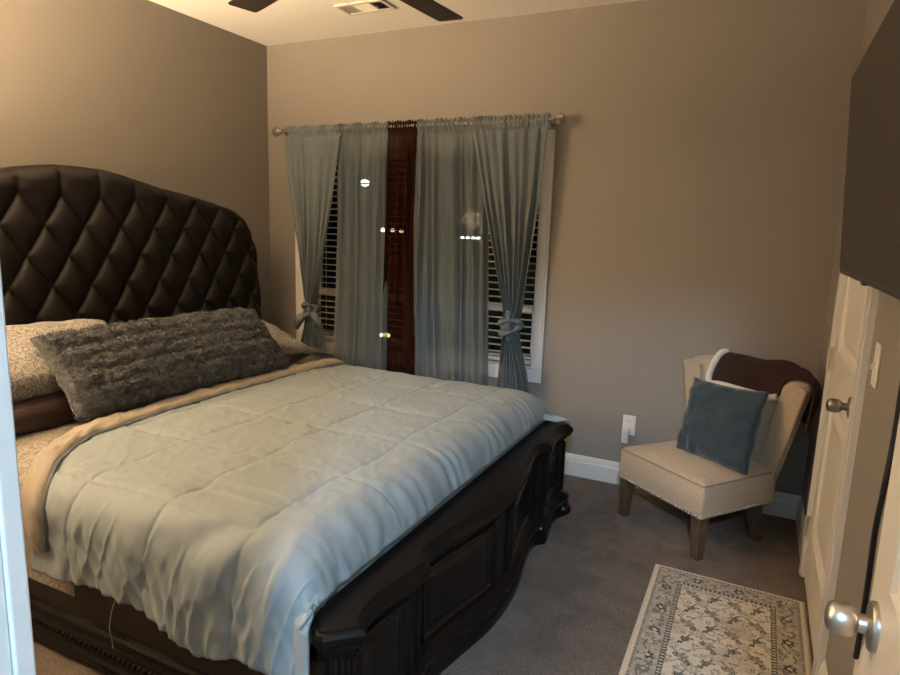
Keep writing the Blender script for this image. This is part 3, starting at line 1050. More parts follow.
# folded-back cuff showing the cream lining
def cuff_strip(name, m, x0, x1, lift, height, hem_n, zt, nb=260, nx=26, hem_f=0.30, seed=0.0, wr=0.004):
    bb = np.linspace(-YE - hem_n, YE + hem_f, nb)
    uu = np.linspace(0, 1, nx)
    U, Bb = np.meshgrid(uu, bb, indexing='ij')
    bend = 0.26 * sstep(0.6, 1.08, -Bb) + 0.02 * np.clip((Bb - 0.55) / 0.3, 0, 1) + 0.012 * fbm(Bb * 2 + seed, U * 0.2, 2)
    X = x0 + (x1 - x0) * U + bend
    Q, dr = drape(X, Bb, 9.0, YE, RR, zt)
    Nq = grid_normals(Q)
    if Nq[nx // 2, nb // 2, 2] < 0:
        Nq = -Nq
    prof_ = height * (1 - np.abs(2 * U - 1) ** 3.0) ** 0.5
    dd = lift + prof_ + wr * fbm(Bb * 14 + seed, U * 2.5, 3) + 0.5 * wr * np.sin(Bb * 55 + 5 * fbm(Bb * 3, U, 2) + 4 * U)
    return Q + Nq * dd[..., None]


Pc = cuff_strip('cuff', None, 0.945, 1.05, 0.010, 0.022, 0.29, 0.628)
cuffo = MB().grid(Pc).build('comforter_cuff', M['cuff'], com, angle=180)
cuffo['label'] = 'cream lining folded back along the head end'
MB().tube([tuple(q + np.array([0.004, 0, -0.002])) for q in Pc[-1][::2]], 0.0075, 7).build('cuff_piping', M['comforter_edge'], com)
th = MB().tube([(1.63, -2.465, 0.41), (1.626, -2.490, 0.36), (1.622, -2.508, 0.31), (1.618, -2.515, 0.265), (1.625, -2.514, 0.225), (1.622, -2.51, 0.195)], 0.0012, 5)
th.build('loose_thread', M['cuff'], com)
# small corner of the comforter poking over the far end of the footboard
fl = np.zeros((14, 10, 3))
for i in range(14):
    for j in range(10):
        u, v = i / 13, j / 9
        fl[i, j] = (2.30 + 0.135 * u, YC + 0.90 + 0.055 * (v - 0.5) * (1 - 0.8 * u) - 0.005 + 0.02 * u, 0.499 + 0.03 * (1 - u) * math.sin(PI * v) + 0.006 * u + 0.004 * math.sin(9 * u + 5 * v))
solidify(MB().grid(fl).build('comforter_corner', M['comforter'], com, angle=180), 0.008)

# flat sheet at the head, hanging out below the comforter on the near side
A, B = np.meshgrid(np.linspace(0.28, 1.36, 110), np.linspace(-YE - 0.415, YE + 0.40, 200), indexing='ij')
Bs = np.where(A < 1.0, np.maximum(B, -YE - 0.36), B)
Ps, dr = drape(A, B, 9, YE + 0.015, 0.085, 0.596)
Ns = grid_normals(Ps)
if Ns[50, 100, 2] < 0:
    Ns = -Ns
ds_ = 0.006 + 0.004 * fbm(A * 8, B * 8, 3) + 0.006 * np.exp(-((A - 0.88) / 0.06) ** 2) * (1 + np.sin(B * 30 + 40 * A)) + 0.004 * sstep(0.1, 0.3, dr) * np.sin(A * 26)
ds_ = np.where(A > 1.03, 0.004 + 0.003 * fbm(A * 6, B * 6, 2), ds_)
Ps = Ps + Ns * ds_[..., None]
# under the comforter the sheet lies flat against the mattress
lim = sstep(0.12, 0.2, dr)
Ps[..., 1] = np.where(B < 0, np.where(lim > 0.5, np.minimum(Ps[..., 1], YC - 0.942), Ps[..., 1]), np.where(lim > 0.5, np.maximum(Ps[..., 1], YC + 0.942), Ps[..., 1]))
sh = MB().grid(Ps).build('flat_sheet', M['sheet'], angle=180)
tag(sh, 'cream scroll-print sheet below the pillows, a grey corner hanging under the comforter', 'sheet')


# pillows ---------------------------------------------------------------
def pillow_pts(w, h, t, n=44, corner=0.10, puff=0.55, seed=0.0, wrinkle=0.006, sag=0.0):
    u, v = np.meshgrid(np.linspace(-1, 1, n), np.linspace(-1, 1, n), indexing='ij')
    pinch = 1 - corner * (1 - np.abs(v) ** 2) * np.abs(u) ** 4
    pinchv = 1 - corner * (1 - np.abs(u) ** 2) * np.abs(v) ** 4
    X = w / 2 * u * pinch
    Y = h / 2 * v * pinchv
    prof_ = ((1 - np.abs(u) ** 2.6) * (1 - np.abs(v) ** 2.6))
    Z = t / 2 * np.maximum(prof_, 0) ** puff
    wr = wrinkle * fbm(u * 3 + seed, v * 3 - seed, 4) * np.minimum(prof_ * 3, 1)
    edgew = 0.006 * np.sin(14 * u + seed) * np.abs(v) ** 6 + 0.006 * np.sin(11 * v + seed) * np.abs(u) ** 6
    front = np.stack([X, Y, Z + wr + edgew], 2)
    backp = np.stack([X, Y, -Z * 0.9 + wr * 0.5 + edgew], 2)
    return front, backp, u, v, prof_


def place(P, loc, rot):
    R = np.array(rot.to_3x3())
    return P @ R.T + np.array(loc)


def frame(xa, ya):
    """rotation matrix with columns: local X along xa, local Y along ya (made orthogonal)"""
    x = Vector(xa).normalized()
    z = x.cross(Vector(ya)).normalized()
    y = z.cross(x)
    return Matrix((x, y, z)).transposed()


def pillow(name, label, cat, m, w, h, t, loc, rot, group=None, **k):
    f, b, *_ = pillow_pts(w, h, t, **k)
    mb = MB().grid(place(f, loc, rot)).grid(place(b, loc, rot), flip=True)
    o = mb.build(name, m, angle=180)
    bm = bmesh.new()
    bm.from_mesh(o.data)
    bmesh.ops.remove_doubles(bm, verts=bm.verts, dist=0.0008)
    bmesh.ops.recalc_face_normals(bm, faces=bm.faces)
    bm.to_mesh(o.data)
    bm.free()
    return tag(o, label, cat, group)


GP = 'pillows stacked at the headboard'
pillow('bed_pillow', 'chocolate-brown pillow under the grey printed pillow beside the window curtain', 'pillow', M['maroon'], 0.92, 0.44, 0.135, (0.58, -1.00, 0.668), frame((0, 1, 0), (-1, 0, 0.10)), GP, seed=1.0, puff=0.42)
pillow('bed_pillow', 'chocolate-brown pillow under the grey printed pillow by the door frame', 'pillow', M['maroon'], 0.92, 0.44, 0.155, (0.60, -2.01, 0.680), frame((0, 1, 0), (-1, 0, 0.10)), GP, seed=2.0, puff=0.42)
pillow('bed_pillow', 'grey scroll-print pillow drooping towards the window curtain', 'pillow', M['sham'], 0.88, 0.46, 0.16, (0.55, -0.92, 0.780), frame((0.10, 1, -0.14), (-1, 0.08, 0.30)), GP, seed=3.0, puff=0.45)
pillow('bed_pillow', 'grey scroll-print pillow partly hidden by the white door frame', 'pillow', M['sham'], 0.95, 0.46, 0.19, (0.55, -2.04, 0.845), frame((0, 1, 0.0), (-1, 0, 0.42)), GP, seed=4.0, puff=0.45)

# ribbed faux-fur pillow
FW, FH, FT = 1.17, 0.40, 0.20
f, b, u, v, pr = pillow_pts(FW, FH, FT, n=120, corner=0.04, puff=0.32, seed=5.0, wrinkle=0.008)
ribs = np.abs(np.sin(PI * (u * 6.5 * 0 + v * 3.0 + 0.5)))
for Q, sg in ((f, 1), (b, -1)):
    Q[..., 2] += sg * (0.011 * (ribs ** 0.7 - 0.6) + 0.006 * fbm(u * 26, v * 10, 3)) * np.minimum(pr * 4, 1)
    Q[..., 1] += 0.008 * fbm(u * 14, v * 4 + 3, 2)
rotf = frame((0.03, 1, 0.0), (-0.27, 0, 0.28))
fc = (0.82, -1.535, 0.812)
fp = MB().grid(place(f, fc, rotf)).grid(place(b, fc, rotf), flip=True)
# the pile: short tapered strands over the front and edges
n = 40000
rng = np.random.RandomState(3)
iu = rng.rand(n) * 118.98
iv = rng.rand(n) * 118.98
ii, jj = iu.astype(int), iv.astype(int)
fu, fv = (iu - ii)[:, None], (iv - jj)[:, None]
isb = rng.rand(n) < 0.22
nf, nb_ = grid_normals(f), -grid_normals(b)
if nf[60, 60, 2] < 0:
    nf, nb_ = -nf, -nb_


def samp(G):
    return G[ii, jj] * (1 - fu) * (1 - fv) + G[ii + 1, jj] * fu * (1 - fv) + G[ii, jj + 1] * (1 - fu) * fv + G[ii + 1, jj + 1] * fu * fv


root = np.where(isb[:, None], samp(b), samp(f))
nr = np.where(isb[:, None], samp(nb_), samp(nf))
dirn = nr + 0.65 * rng.randn(n, 3) * 0.6 + np.array([0, -0.25, 0])
dirn /= np.linalg.norm(dirn, axis=1, keepdims=True)
ln = (0.006 + 0.008 * rng.rand(n))[:, None]
side_ = np.cross(dirn, rng.randn(n, 3))
side_ /= np.linalg.norm(side_, axis=1, keepdims=True) + 1e-9
wd = 0.0017
V3 = np.stack([root - nr * 0.003 - side_ * wd, root - nr * 0.003 + side_ * wd, root + dirn * ln], 1)
V3 = place(V3.reshape(-1, 3), fc, rotf)
fur = fp.build('fur_pillow', M['fur'], angle=180)
tag(fur, 'long ribbed charcoal faux-fur pillow lying across the bed', 'pillow')
pile = MB()
pile.v = [tuple(q) for q in V3.tolist()]
pile.f = [(3 * k, 3 * k + 1, 3 * k + 2) for k in range(n)]
po = pile.build('fur_pile', M['fur'], fur, smooth=False, recalc=False)

# ================================================================== CHAIR
CA = math.atan2(-0.613, 0.79)
CH = (2.68, -0.43, 0.0)
chair = thing('slipper_chair', 'beige linen wingback slipper chair with nailhead trim in the corner', 'chair', CH, CA)
UC = 0.262


def seat_loop(ins, z, n=10):
    base = [(-0.028, 0.0), (0.512, 0.0), (0.505, 0.49), (0.0, 0.47)]
    pts = []
    cx, cy = 0.246, 0.235
    ri = 0.018
    for k in range(4):
        p = Vector(base[k])
        a = (Vector(base[k - 1]) - p).normalized()
        b = (Vector(base[(k + 1) % 4]) - p).normalized()
        for t in np.linspace(0, 1, 6):
            q = p + a * ri * (1 - t) ** 2 + b * ri * t ** 2
            pts.append(q)
        nxt = Vector(base[(k + 1) % 4])
        for t in np.linspace(0.12, 0.88, n):
            pts.append(p.lerp(nxt, t))
    out = []
    for q in pts:
        sx = 1 - ins / 0.26
        sy = 1 - ins / 0.235
        out.append((cx + (q.x - cx) * sx, cy + (q.y - cy) * sy, z))
    return out


lv = [(0.012, 0.200), (0.002, 0.202), (0, 0.208), (-0.002, 0.27), (0, 0.345), (0.004, 0.357), (0.014, 0.365), (0.03, 0.371), (0.07, 0.379), (0.12, 0.385), (0.18, 0.389), (0.22, 0.390)]
seat = MB().loops([seat_loop(i, z) for i, z in lv]).build('seat', M['linen'], chair, angle=60)
wl = seat_loop(0.001, 0.357)
MB().tube(wl + [wl[0]], 0.0042, 6, cap=False).build('seat_welting', M['welt'], seat)


def nails(p, q, n):
    nm = MB()
    for k in range(n):
        t = k / (n - 1)
        x, y = p[0] + (q[0] - p[0]) * t, p[1] + (q[1] - p[1]) * t
        nm.ball((x, y, 0.212), 0.0078, 8, 5)
    nm.build('nailhead_row', M['nail'], chair)


nails((-0.012, -0.001), (0.50, -0.001), 29)
nails((0.513, 0.022), (0.507, 0.44), 24)
nails((-0.029, 0.02), (-0.005, 0.44), 24)
for (x, y, sx, sy) in ((0.008, 0.034, -1, -1), (0.478, 0.034, 1, -1)):
    L = []
    for z, hw_ in ((0.205, 0.0275), (0.0, 0.0205)):
        dx = sx * (0.0275 - hw_) * 0.6
        L.append([(x + dx + a * hw_, y + b * hw_, z) for a, b in ((-1, -1), (1, -1), (1, 1), (-1, 1))])
    bevel(MB().loops(L).build('leg', M['leg'], chair, smooth=False), 0.003)
for x, sx in ((0.055, -1), (0.462, 1)):
    L = []
    for t in np.linspace(0, 1, 8):
        z = 0.21 * (1 - t)
        hw_ = 0.026 - 0.006 * t
        yo = 0.41 + 0.02 * t + 0.025 * t * t
        L.append([(x + a * hw_, yo + b * hw_, z) for a, b in ((-1, -1), (1, -1), (1, 1), (-1, 1))])
    MB().loops(L).build('leg', M['leg'], chair, angle=30)


def back_curve(h, th, inner):
    """plan position on the wing back at height fraction h and sweep th (0 = right wing front, pi = left wing front)"""
    half = 0.235 + 0.115 * h
    vf = 0.455 - 0.030 * h
    vb = 0.520 + 0.030 * h
    thick = 0.092 + 0.02 * h
    if inner:
        half -= thick
        vb -= 0.062
    c, sn = math.cos(th), math.sin(th)
    u = UC - 0.012 + 0.034 * h + half * math.copysign(abs(c) ** 0.55, c)
    v_ = vf + (vb - vf) * abs(sn) ** 0.55
    return u, v_


def back_top(th):
    return 0.770 + 0.034 * math.sin(th) ** 0.8 if th < PI else 0.785


nth, nh = 60, 34
ths = [PI * 0.5 * (1 - math.cos(PI * k / (nth - 1))) for k in range(nth)]
L = []
for i in range(nh + 5):
    if i < nh:
        h, rnd = i / (nh - 1), 0.0
    else:
        rnd = (i - nh + 1) / 5 * PI / 2
        h = 1.0
    loop = []
    for inner in (False, True):
        for th in (ths if not inner else ths[::-1]):
            th = min(max(th, 1e-4), PI - 1e-4)
            z = 0.21 + (back_top(th) - 0.21) * h
            o = back_curve(h, th, False)
            q = back_curve(h, th, True)
            p = q if inner else o
            mid = ((o[0] + q[0]) / 2, (o[1] + q[1]) / 2)
            if rnd:
                k = math.cos(rnd)
                p = (mid[0] + (p[0] - mid[0]) * k, mid[1] + (p[1] - mid[1]) * k)
                z += 0.028 * math.sin(rnd)
            loop.append((p[0], p[1], z))
    L.append(loop)
bk = MB().loops(L).build('backrest', M['linen'], chair, angle=50)
for inner in (False, True):
    for th0 in (0.0005, PI - 0.0005):
        pts = []
        for k in range(24):
            h = 0.22 + 0.78 * k / 23
            p = back_curve(h, th0, inner)
            pts.append((p[0], p[1] - 0.002, 0.21 + (back_top(th0) - 0.21) * h))
        if not inner:
            MB().tube(pts, 0.004, 6).build('wing_welting', M['welt'], bk)


# throw blanket over the top of the back
def bl_point(th, s_, off):
    """s_: -1 front hem .. 0 crest .. 1 back hem"""
    hs = back_top(th) + 0.028
    o = back_curve(1, th, False)
    q = back_curve(1, th, True)
    mid = ((o[0] + q[0]) / 2, (o[1] + q[1]) / 2)
    # outward direction in plan
    dx, dy = o[0] - q[0], o[1] - q[1]
    l_ = math.hypot(dx, dy)
    dx, dy = dx / l_, dy / l_
    r0 = l_ / 2 + 0.012 + off
    ang = max(-PI / 2, min(PI / 2, s_ * PI * 1.35))
    extra = max(0, abs(s_) - 0.37) * 0.30 * (1 if s_ > 0 else 0.95)
    drop_ = extra
    hh = max(0.0, 1 - drop_ / 0.6)
    # follow the back's own slope while hanging down
    o2 = back_curve(hh, th, s_ > 0 and False)
    q2 = back_curve(hh, th, True)
    if abs(s_) > 0.37:
        if s_ > 0:
            bx_, by_ = back_curve(1 - 0.35 * (1 - hh), th, False)
            return (bx_ + dx * (0.012 + off), by_ + dy * (0.012 + off), hs - 0.028 - drop_)
        bx_, by_ = back_curve(hh, th, True)
        return (bx_ - dx * (0.012 + off), by_ - dy * (0.012 + off), hs - 0.028 - drop_)
    return (mid[0] + dx * math.sin(ang) * r0, mid[1] + dy * math.sin(ang) * r0, hs - 0.028 + (0.046 + off) * math.cos(ang))


ntb, ns = 70, 60
Pb = np.zeros((ntb, ns, 3))
for i in range(ntb):
    fth = i / (ntb - 1)
    for j in range(ns):
        sv = -0.72 + 1.72 * j / (ns - 1)
        if sv < 0:
            sv *= 1.0 - 0.25 * (1 - fth) * max(0, 1 - fth * 3) 
        the = 1.90 + 0.80 * max(0.0, min(1.0, -sv / 0.6))
        th = 0.09 + (the - 0.09) * fth
        off = 0.008 + 0.010 * float(fbm(fth * 5, sv * 2 + 3, 3)) + 0.012 * math.sin(PI * fth) 
        Pb[i, j] = bl_point(th, sv, max(off, 0.003))
blo = MB().grid(Pb).build('throw_blanket', M['fleece'], angle=180)
blo.location = CH
blo.rotation_euler = (0, 0, CA)
solidify(blo, 0.012, -1)
tag(blo, 'dark brown fleece throw with white sherpa lining draped over the chair back', 'blanket')
e1 = [tuple(Pb[-1, j] + np.array([0, -0.004, 0.004])) for j in range(0, 27)]
e2 = [tuple(Pb[i, 0] + np.array([0, -0.006, -0.002])) for i in range(ntb - 1, 5, -1)]
MB().tube(e2 + [], 0.016, 9).tube(e1, 0.017, 9).build('sherpa_lining', M['sherpa'], blo, angle=180)['label'] = 'white sherpa edge'

# velvet pillow on the seat (own top-level object)
rotc = Matrix.Rotation(CA, 3, 'Z') @ frame((1, 0.02, 0.055), (-0.06, 0.30, 1))
loc_l = Matrix.Rotation(CA, 3, 'Z') @ Vector((0.318, 0.285, 0.560)) + Vector(CH)
pillow('velvet_pillow', 'dark teal velvet pillow propped on the beige chair', 'pillow', M['velvet'], 0.42, 0.39, 0.15, loc_l, rotc, corner=0.07, puff=0.5, seed=8.0, wrinkle=0.012)

# ================================================================== RUG
RX0, RX1, RY1, RL = 2.925, 3.505, -0.845, 0.96
cw, ch = 0.0026, 0.0026
nx, ny = int((RX1 - RX0) / cw), int(RL / ch)
gx, gy = np.meshgrid((np.arange(nx) + 0.5) * cw, (np.arange(ny) + 0.5) * ch, indexing='ij')
wx, ly = (RX1 - RX0), RL
dx_, dy_ = np.minimum(gx, wx - gx), np.minimum(gy, ly - gy)
de = np.minimum(dx_, dy_)
cream = np.array([0.60, 0.53, 0.43])
grey = np.array([0.33, 0.30, 0.26])
dark = np.array([0.075, 0.070, 0.066])
tan = np.array([0.36, 0.29, 0.21])
mid = np.array([0.19, 0.175, 0.155])
colr = np.zeros((nx, ny, 3)) + cream


def put(mask, c, k=1.0):
    m_ = mask[..., None]
    colr[:] = np.where(m_, colr * (1 - k) + np.array(c) * k, colr)


nz1 = fbm(gx * 60, gy * 60, 3)
# outer cream edge | grey guard stripe | main border | guard stripe | field
bd = (de > 0.020) & (de < 0.125)
put(bd, grey * 1.12)
put((de > 0.020) & (de < 0.031), dark * 1.6)
along = np.where(dx_ < dy_, gy, gx)
acr = de
put((de > 0.020) & (de < 0.031) & (np.sin(along * 2 * PI / 0.0125) > 0.2), cream * 0.8)
put((de > 0.107) & (de < 0.124), dark * 1.4)
put((de > 0.107) & (de < 0.124) & (np.sin(along * 2 * PI / 0.017) * np.cos((de - 0.1155) * 2 * PI / 0.03) > 0.15), cream * 0.85)
inb = (de > 0.033) & (de < 0.105)
# scrolling vine and rosettes in the border
vine = np.abs(acr - 0.069 - 0.021 * np.sin(along * 2 * PI / 0.16))
put(inb & (vine < 0.0035), dark * 2.0)
for k in np.arange(0, 1.2, 0.08):
    s_ = np.sign(math.sin(k * 2 * PI / 0.16 + 0.8))
    ra = np.hypot(along - k - 0.02, (acr - 0.069) * 1.0)
    an = np.arctan2(acr - 0.069, along - k - 0.02)
    big = int(round(k / 0.08)) % 2 == 0
    put(inb & (ra < (0.019 if big else 0.013) * (1 + 0.25 * np.cos(6 * an))), dark * (1.0 if big else 2.2))
    put(inb & (ra < 0.008), cream * 0.85)
    put(inb & (np.hypot(along - k - 0.055, acr - 0.069 + 0.022 * s_) < 0.009 * (1 + 0.5 * np.cos(4 * an))), mid)
put(inb & (nz1 > 0.55), cream * 0.8)
put(inb & (nz1 < -0.62), mid)
# field: lattice of curved vines with flowers and leaves
fld = de > 0.126
fx_, fy_ = gx - wx / 2, gy - 0.126
tan_zone = 0.5 + 0.5 * vnoise(gx * 9, gy * 9)
cs = cream * 1.02
put(fld, cs)
put(fld & (tan_zone > 0.6), cream * 0.6 + tan * 0.4)
px_, py_ = 0.155, 0.215
wxp, wyp = fx_ + 0.007 * np.sin(fy_ * 60), fy_ + 0.007 * np.sin(fx_ * 60)
la = (wxp / px_ + wyp / py_)
lb = (wxp / px_ - wyp / py_)
fa_, fb2 = np.abs(la - np.round(la)), np.abs(lb - np.round(lb))
put(fld & (np.minimum(fa_, fb2) < 0.028), mid * 0.9)
la2, lb2 = la + 0.5, lb + 0.5
fa2, fb3 = np.abs(la2 - np.round(la2)), np.abs(lb2 - np.round(lb2))
put(fld & (np.minimum(fa2, fb3) < 0.026) & (np.sin(la * 14) > -0.3), grey * 1.1)


def motif(ox, oy, r, petals, c1, c2, sx=1.0, sy=1.0, per=(px_, py_), phase=0.0):
    qx = fx_ - ox
    qy = fy_ - oy
    # lattice positions (i*px/2, j*py/2) with i+j even
    u_ = (qx / per[0] + qy / per[1])
    v_ = (qx / per[0] - qy / per[1])
    ru, rv = u_ - np.round(u_), v_ - np.round(v_)
    ex, ey = (ru + rv) / 2 * per[0] / sx, (ru - rv) / 2 * per[1] / sy
    d_ = np.hypot(ex, ey)
    a_ = np.arctan2(ey, ex)
    put(fld & (d_ < r * (1 + 0.28 * np.cos(petals * a_ + phase))), c1)
    put(fld & (d_ < r * 0.55 * (1 + 0.2 * np.cos(petals * a_ + phase + PI))), c2)
    put(fld & (d_ < r * 0.24), c1)


motif(0, 0, 0.024, 8, grey * 1.15, cream * 0.95)
motif(px_ / 4, py_ / 4, 0.017, 5, mid * 1.1, tan, 1.2, 0.9)
motif(-px_ / 4, py_ / 4, 0.014, 6, dark * 1.3, mid * 1.3)
for ox, oy, sx, sy, c in ((0.019, 0.051, 0.55, 1.1, mid), (-0.022, 0.046, 1.1, 0.55, dark * 2.0), (0.048, 0.014, 1.2, 0.5, mid * 1.1), (-0.047, 0.018, 0.6, 1.2, grey),
                          (0.026, -0.025, 0.6, 1.0, dark * 1.7), (-0.03, -0.03, 1.0, 0.6, mid), (0.0, 0.075, 0.8, 0.8, grey), (0.06, 0.09, 0.7, 1.1, mid)):
    motif(ox, oy, 0.0115, 2, c * 0.75, c * 1.7, sx, sy)
put(fld & (nz1 > 0.72), grey * 1.2)
colr *= (1 + 0.10 * fbm(gx * 220, gy * 220, 2))[..., None]
# mesh: top face grid + rounded skirt
px, py = np.meshgrid(np.arange(nx + 1) * cw, np.arange(ny + 1) * ch, indexing='ij')
pz = np.minimum(0.009, 0.002 + 0.7 * np.minimum(np.minimum(px, nx * cw - px), np.minimum(py, ny * ch - py))) + 0.0006 * vnoise(px * 12, py * 12)
Pr = np.stack([RX0 + px, RY1 - 0.0 - py, pz], 2)
# slight slant of the rug's far edge
Pr[..., 1] -= 0.018 * (px / wx) * (1 - py / ly)
rug_mat = mat('rug_wool', (0.5, 0.45, 0.38), 0.95, bump=0.6, bscale=380, bdist=0.003, spec=0.1)
ra_ = MB().grid(Pr)
rug = ra_.build('area_rug', rug_mat, smooth=False)
ca_ = rug.data.color_attributes.new('weave', 'FLOAT_COLOR', 'CORNER')
cl = np.ones((nx * ny, 4, 4), dtype=np.float32)
cl[:, :, :3] = np.clip(colr.reshape(-1, 1, 3), 0, 1)
ca_.data.foreach_set('color', cl.reshape(-1))
nt = rug_mat.node_tree
at = nt.nodes.new('ShaderNodeVertexColor')
at.layer_name = 'weave'
nt.links.new(at.outputs['Color'], nt.nodes['Principled BSDF'].inputs['Base Color'])
tag(rug, 'cream and grey Persian-style rug on the carpet beside the open door', 'rug')

# ================================================================== WALL FITTINGS
# outlet on the back wall with an adapter plugged in
ot = thing('wall_outlet', 'white outlet plate on the grey wall beside the beige chair', 'outlet', (2.625, 0, 0.362))
bevel(MB().box(-0.036, 0.036, -0.006, 0, -0.058, 0.058).build('plate', M['plastic'], ot, smooth=False), 0.003)
s = MB()
s.lathe([(0.0165, 0.006), (0.0165, 0.0085), (0.003, 0.0085)], (0, 0, 0.026), '-y', 18).lathe([(0.0165, 0.006), (0.0165, 0.0085), (0.003, 0.0085)], (0, 0, -0.026), '-y', 18)
s.build('socket', M['plastic'], ot)
for z in (0.026, -0.026):
    s = MB()
    s.box(-0.0075, -0.0055, -0.0095, -0.008, z - 0.002, z + 0.007).box(0.0055, 0.0075, -0.0095, -0.008, z - 0.002, z + 0.007)
    s.lathe([(0.0024, 0.008), (0.0024, 0.0095)], (0, 0, z - 0.008), '-y', 8)
    s.build('slots', M['slot'], ot, smooth=False)
pg = bevel(MB().box(2.594, 2.632, -0.042, -0.0100, 0.262, 0.338).build('plug_adapter', M['plug'], smooth=False), 0.005, 3)
tag(pg, 'pale plug-in adapter in the lower socket of the wall outlet', 'plug')
o2 = thing('wall_outlet', 'white outlet plate low on the wall behind the open entry door', 'outlet', (W, -1.93, 0.44))
bevel(MB().box(-0.006, 0, -0.036, 0.036, -0.058, 0.058).build('plate', M['plastic'], o2, smooth=False), 0.003)
# switch
sw = thing('light_switch', 'white toggle light switch plate on the wall by the closet door', 'switch', (W, -1.574, 1.108))
bevel(MB().box(-0.006, 0, -0.036, 0.036, -0.060, 0.060).build('plate', M['plastic'], sw, smooth=False), 0.003)
MB().loops([[(x, a * hw_, z0 + b * hh) for a, b in ((-1, -1), (1, -1), (1, 1), (-1, 1))] for x, hw_, hh, z0 in ((-0.006, 0.005, 0.012, 0), (-0.017, 0.004, 0.004, -0.009))]).build('toggle', M['plastic'], sw, smooth=False)
for z in (0.042, -0.042):
    MB().lathe([(0.003, 0.006), (0.003, 0.007)], (0, 0, z), '-x', 8).build('screw', M['nail'], sw)

# television
tv = thing('television', 'large black flat television mounted on the wall above the light switch', 'television', (3.45, -1.74, 1.335))
tilt = Matrix.Rotation(-math.atan2(0.037, 0.60), 4, 'Y')
bd_ = bevel(MB().box(-0.012, 0.028, -0.54, 0.54, 0, 0.605).build('housing', M['tv'], tv, smooth=False), 0.004)
sc_ = MB().box(-0.0135, -0.0118, -0.533, 0.533, 0.016, 0.598).build('screen', M['screen'], tv, smooth=False)
mk = MB().box(0.028, 0.062, -0.12, 0.12, 0.18, 0.42)
mk.box(0.02, 0.115, -0.05, 0.05, 0.26, 0.34)
mkk = mk.build('wall_mount', M['tv'], tv, smooth=False)
lg = MB().box(-0.014, 0.004, -0.02, 0.02, -0.004, 0.004).build('sensor_bar', M['tv'], tv, smooth=False)
for q in (bd_, sc_, lg):
    q.matrix_local = tilt
pts = [(3.508, -1.98, 1.37), (3.508, -1.975, 1.15), (3.505, -1.99, 1.02), (3.496, -2.02, 0.92), (3.500, -1.975, 0.80), (3.505, -1.955, 0.66), (3.508, -1.94, 0.53), (3.506, -1.94, 0.46)]
vp = [Vector(p) for p in pts]
sm = []
for i in range(len(vp) - 1):
    for k in range(6):
        t = k / 6
        a, b, c, d = vp[max(i - 1, 0)], vp[i], vp[i + 1], vp[min(i + 2, len(vp) - 1)]
        sm.append(0.5 * ((2 * b) + (c - a) * t + (2 * a - 5 * b + 4 * c - d) * t * t + (3 * b - a - 3 * c + d) * t ** 3))
sm.append(vp[-1])
cb = MB().tube(sm, 0.006, 8).build('power_cable', M['cable'])
tag(cb, 'black cable hanging from the television to the outlet behind the open door', 'cable')

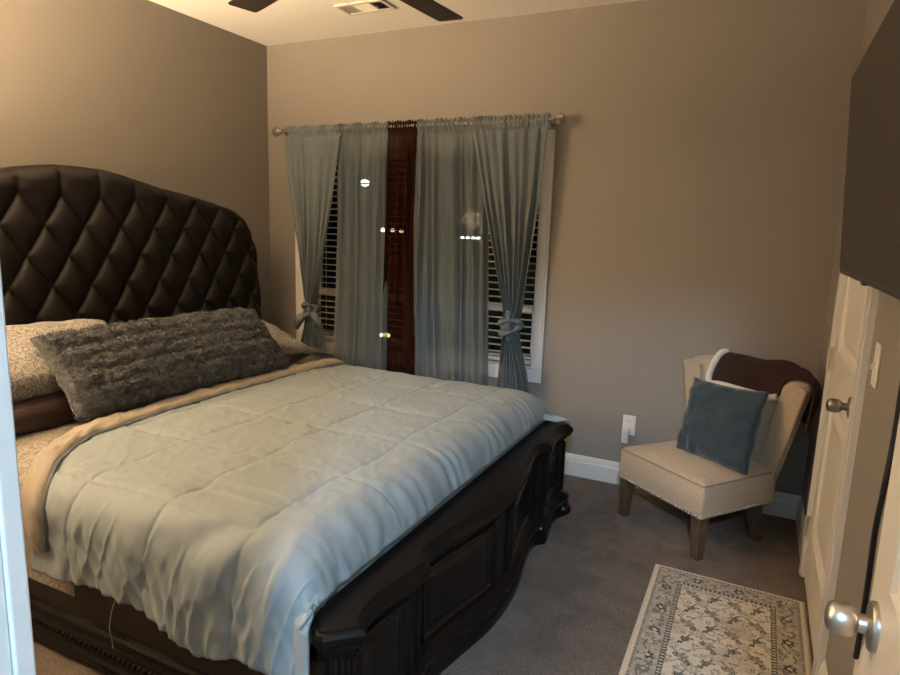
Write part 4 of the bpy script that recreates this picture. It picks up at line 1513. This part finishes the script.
# ceiling vent
vt = thing('ceiling_vent', 'white louvred air vent in the ceiling near the window wall', 'vent', (1.095, -0.435, H))
vx, vy = 0.155, 0.078
fr_ = MB()
for x0, x1, y0, y1 in ((-vx, vx, -vy, -vy + 0.02), (-vx, vx, vy - 0.02, vy), (-vx, -vx + 0.02, -vy + 0.02, vy - 0.02), (vx - 0.02, vx, -vy + 0.02, vy - 0.02)):
    fr_.box(x0, x1, y0, y1, -0.010, 0)
fr_.box(-0.062, -0.054, -vy, vy, -0.009, 0).box(0.054, 0.062, -vy, vy, -0.009, 0)
fr_.build('frame', M['vent'], vt, smooth=False)
MB().box(-vx + 0.01, vx - 0.01, -vy + 0.01, vy - 0.01, -0.0015, 0).build('cavity', M['vent_dark'], vt, smooth=False)
lo = MB()
for k in range(8):
    y = -vy + 0.026 + k * 0.0148
    lo.add([(-0.054, y, -0.002), (0.054, y, -0.002), (0.054, y + 0.012, -0.008), (-0.054, y + 0.012, -0.008)], [(0, 1, 2, 3)])
for sg in (-1, 1):
    for k in range(5):
        x = 0.066 + k * 0.0145
        lo.add([(sg * x, -vy + 0.02, -0.002), (sg * x, vy - 0.02, -0.002), (sg * (x + 0.012), vy - 0.02, -0.009), (sg * (x + 0.012), -vy + 0.02, -0.009)], [(0, 1, 2, 3)])
lo.build('louvers', M['vent'], vt, smooth=False)

# ceiling fan
FC = (1.81, -1.71)
fan = thing('ceiling_fan', 'dark five-bladed ceiling fan above the bed', 'fan', (FC[0], FC[1], H))
FZ = 2.33 - H
MB().lathe([(0.065, 0), (0.062, -0.02), (0.04, -0.045), (0.016, -0.05), (0.013, -0.06), (0.013, -0.20)], n=24).build('downrod', M['fan_metal'], fan)
MB().lathe([(0.03, -0.19), (0.08, -0.205), (0.10, -0.235), (0.10, -0.285), (0.085, -0.31), (0.05, -0.33), (0.045, -0.37), (0.01, -0.385)], n=28).build('motor', M['fan_metal'], fan)
for k in range(5):
    an = math.radians(84.0 + 72 * k)
    R = Matrix.Rotation(an, 3, 'Z') @ Matrix.Rotation(math.radians(3), 3, 'X')
    rs = [0.185, 0.20, 0.30, 0.52, 0.68, 0.745, 0.757, 0.760]
    ws = [0.038, 0.046, 0.056, 0.062, 0.064, 0.063, 0.060, 0.054]
    L = []
    for r_, w_ in zip(rs, ws):
        L.append([R @ Vector((r_, y, z)) + Vector((0, 0, FZ)) for y, z in ((-w_, -0.003), (w_, -0.003), (w_, 0.003), (-w_, 0.003))])
    bo = MB().loops(L).build('blade', M['fan'], fan, angle=30)
    ir = MB()
    ir.tube([Vector((0.09 * math.cos(an), 0.09 * math.sin(an), FZ + 0.05)), R @ Vector((0.15, 0, 0.012)) + Vector((0, 0, FZ)), R @ Vector((0.25, 0, 0.006)) + Vector((0, 0, FZ))], [0.014, 0.012, 0.008], 8)
    ir.build('blade_iron', M['fan_metal'], bo)
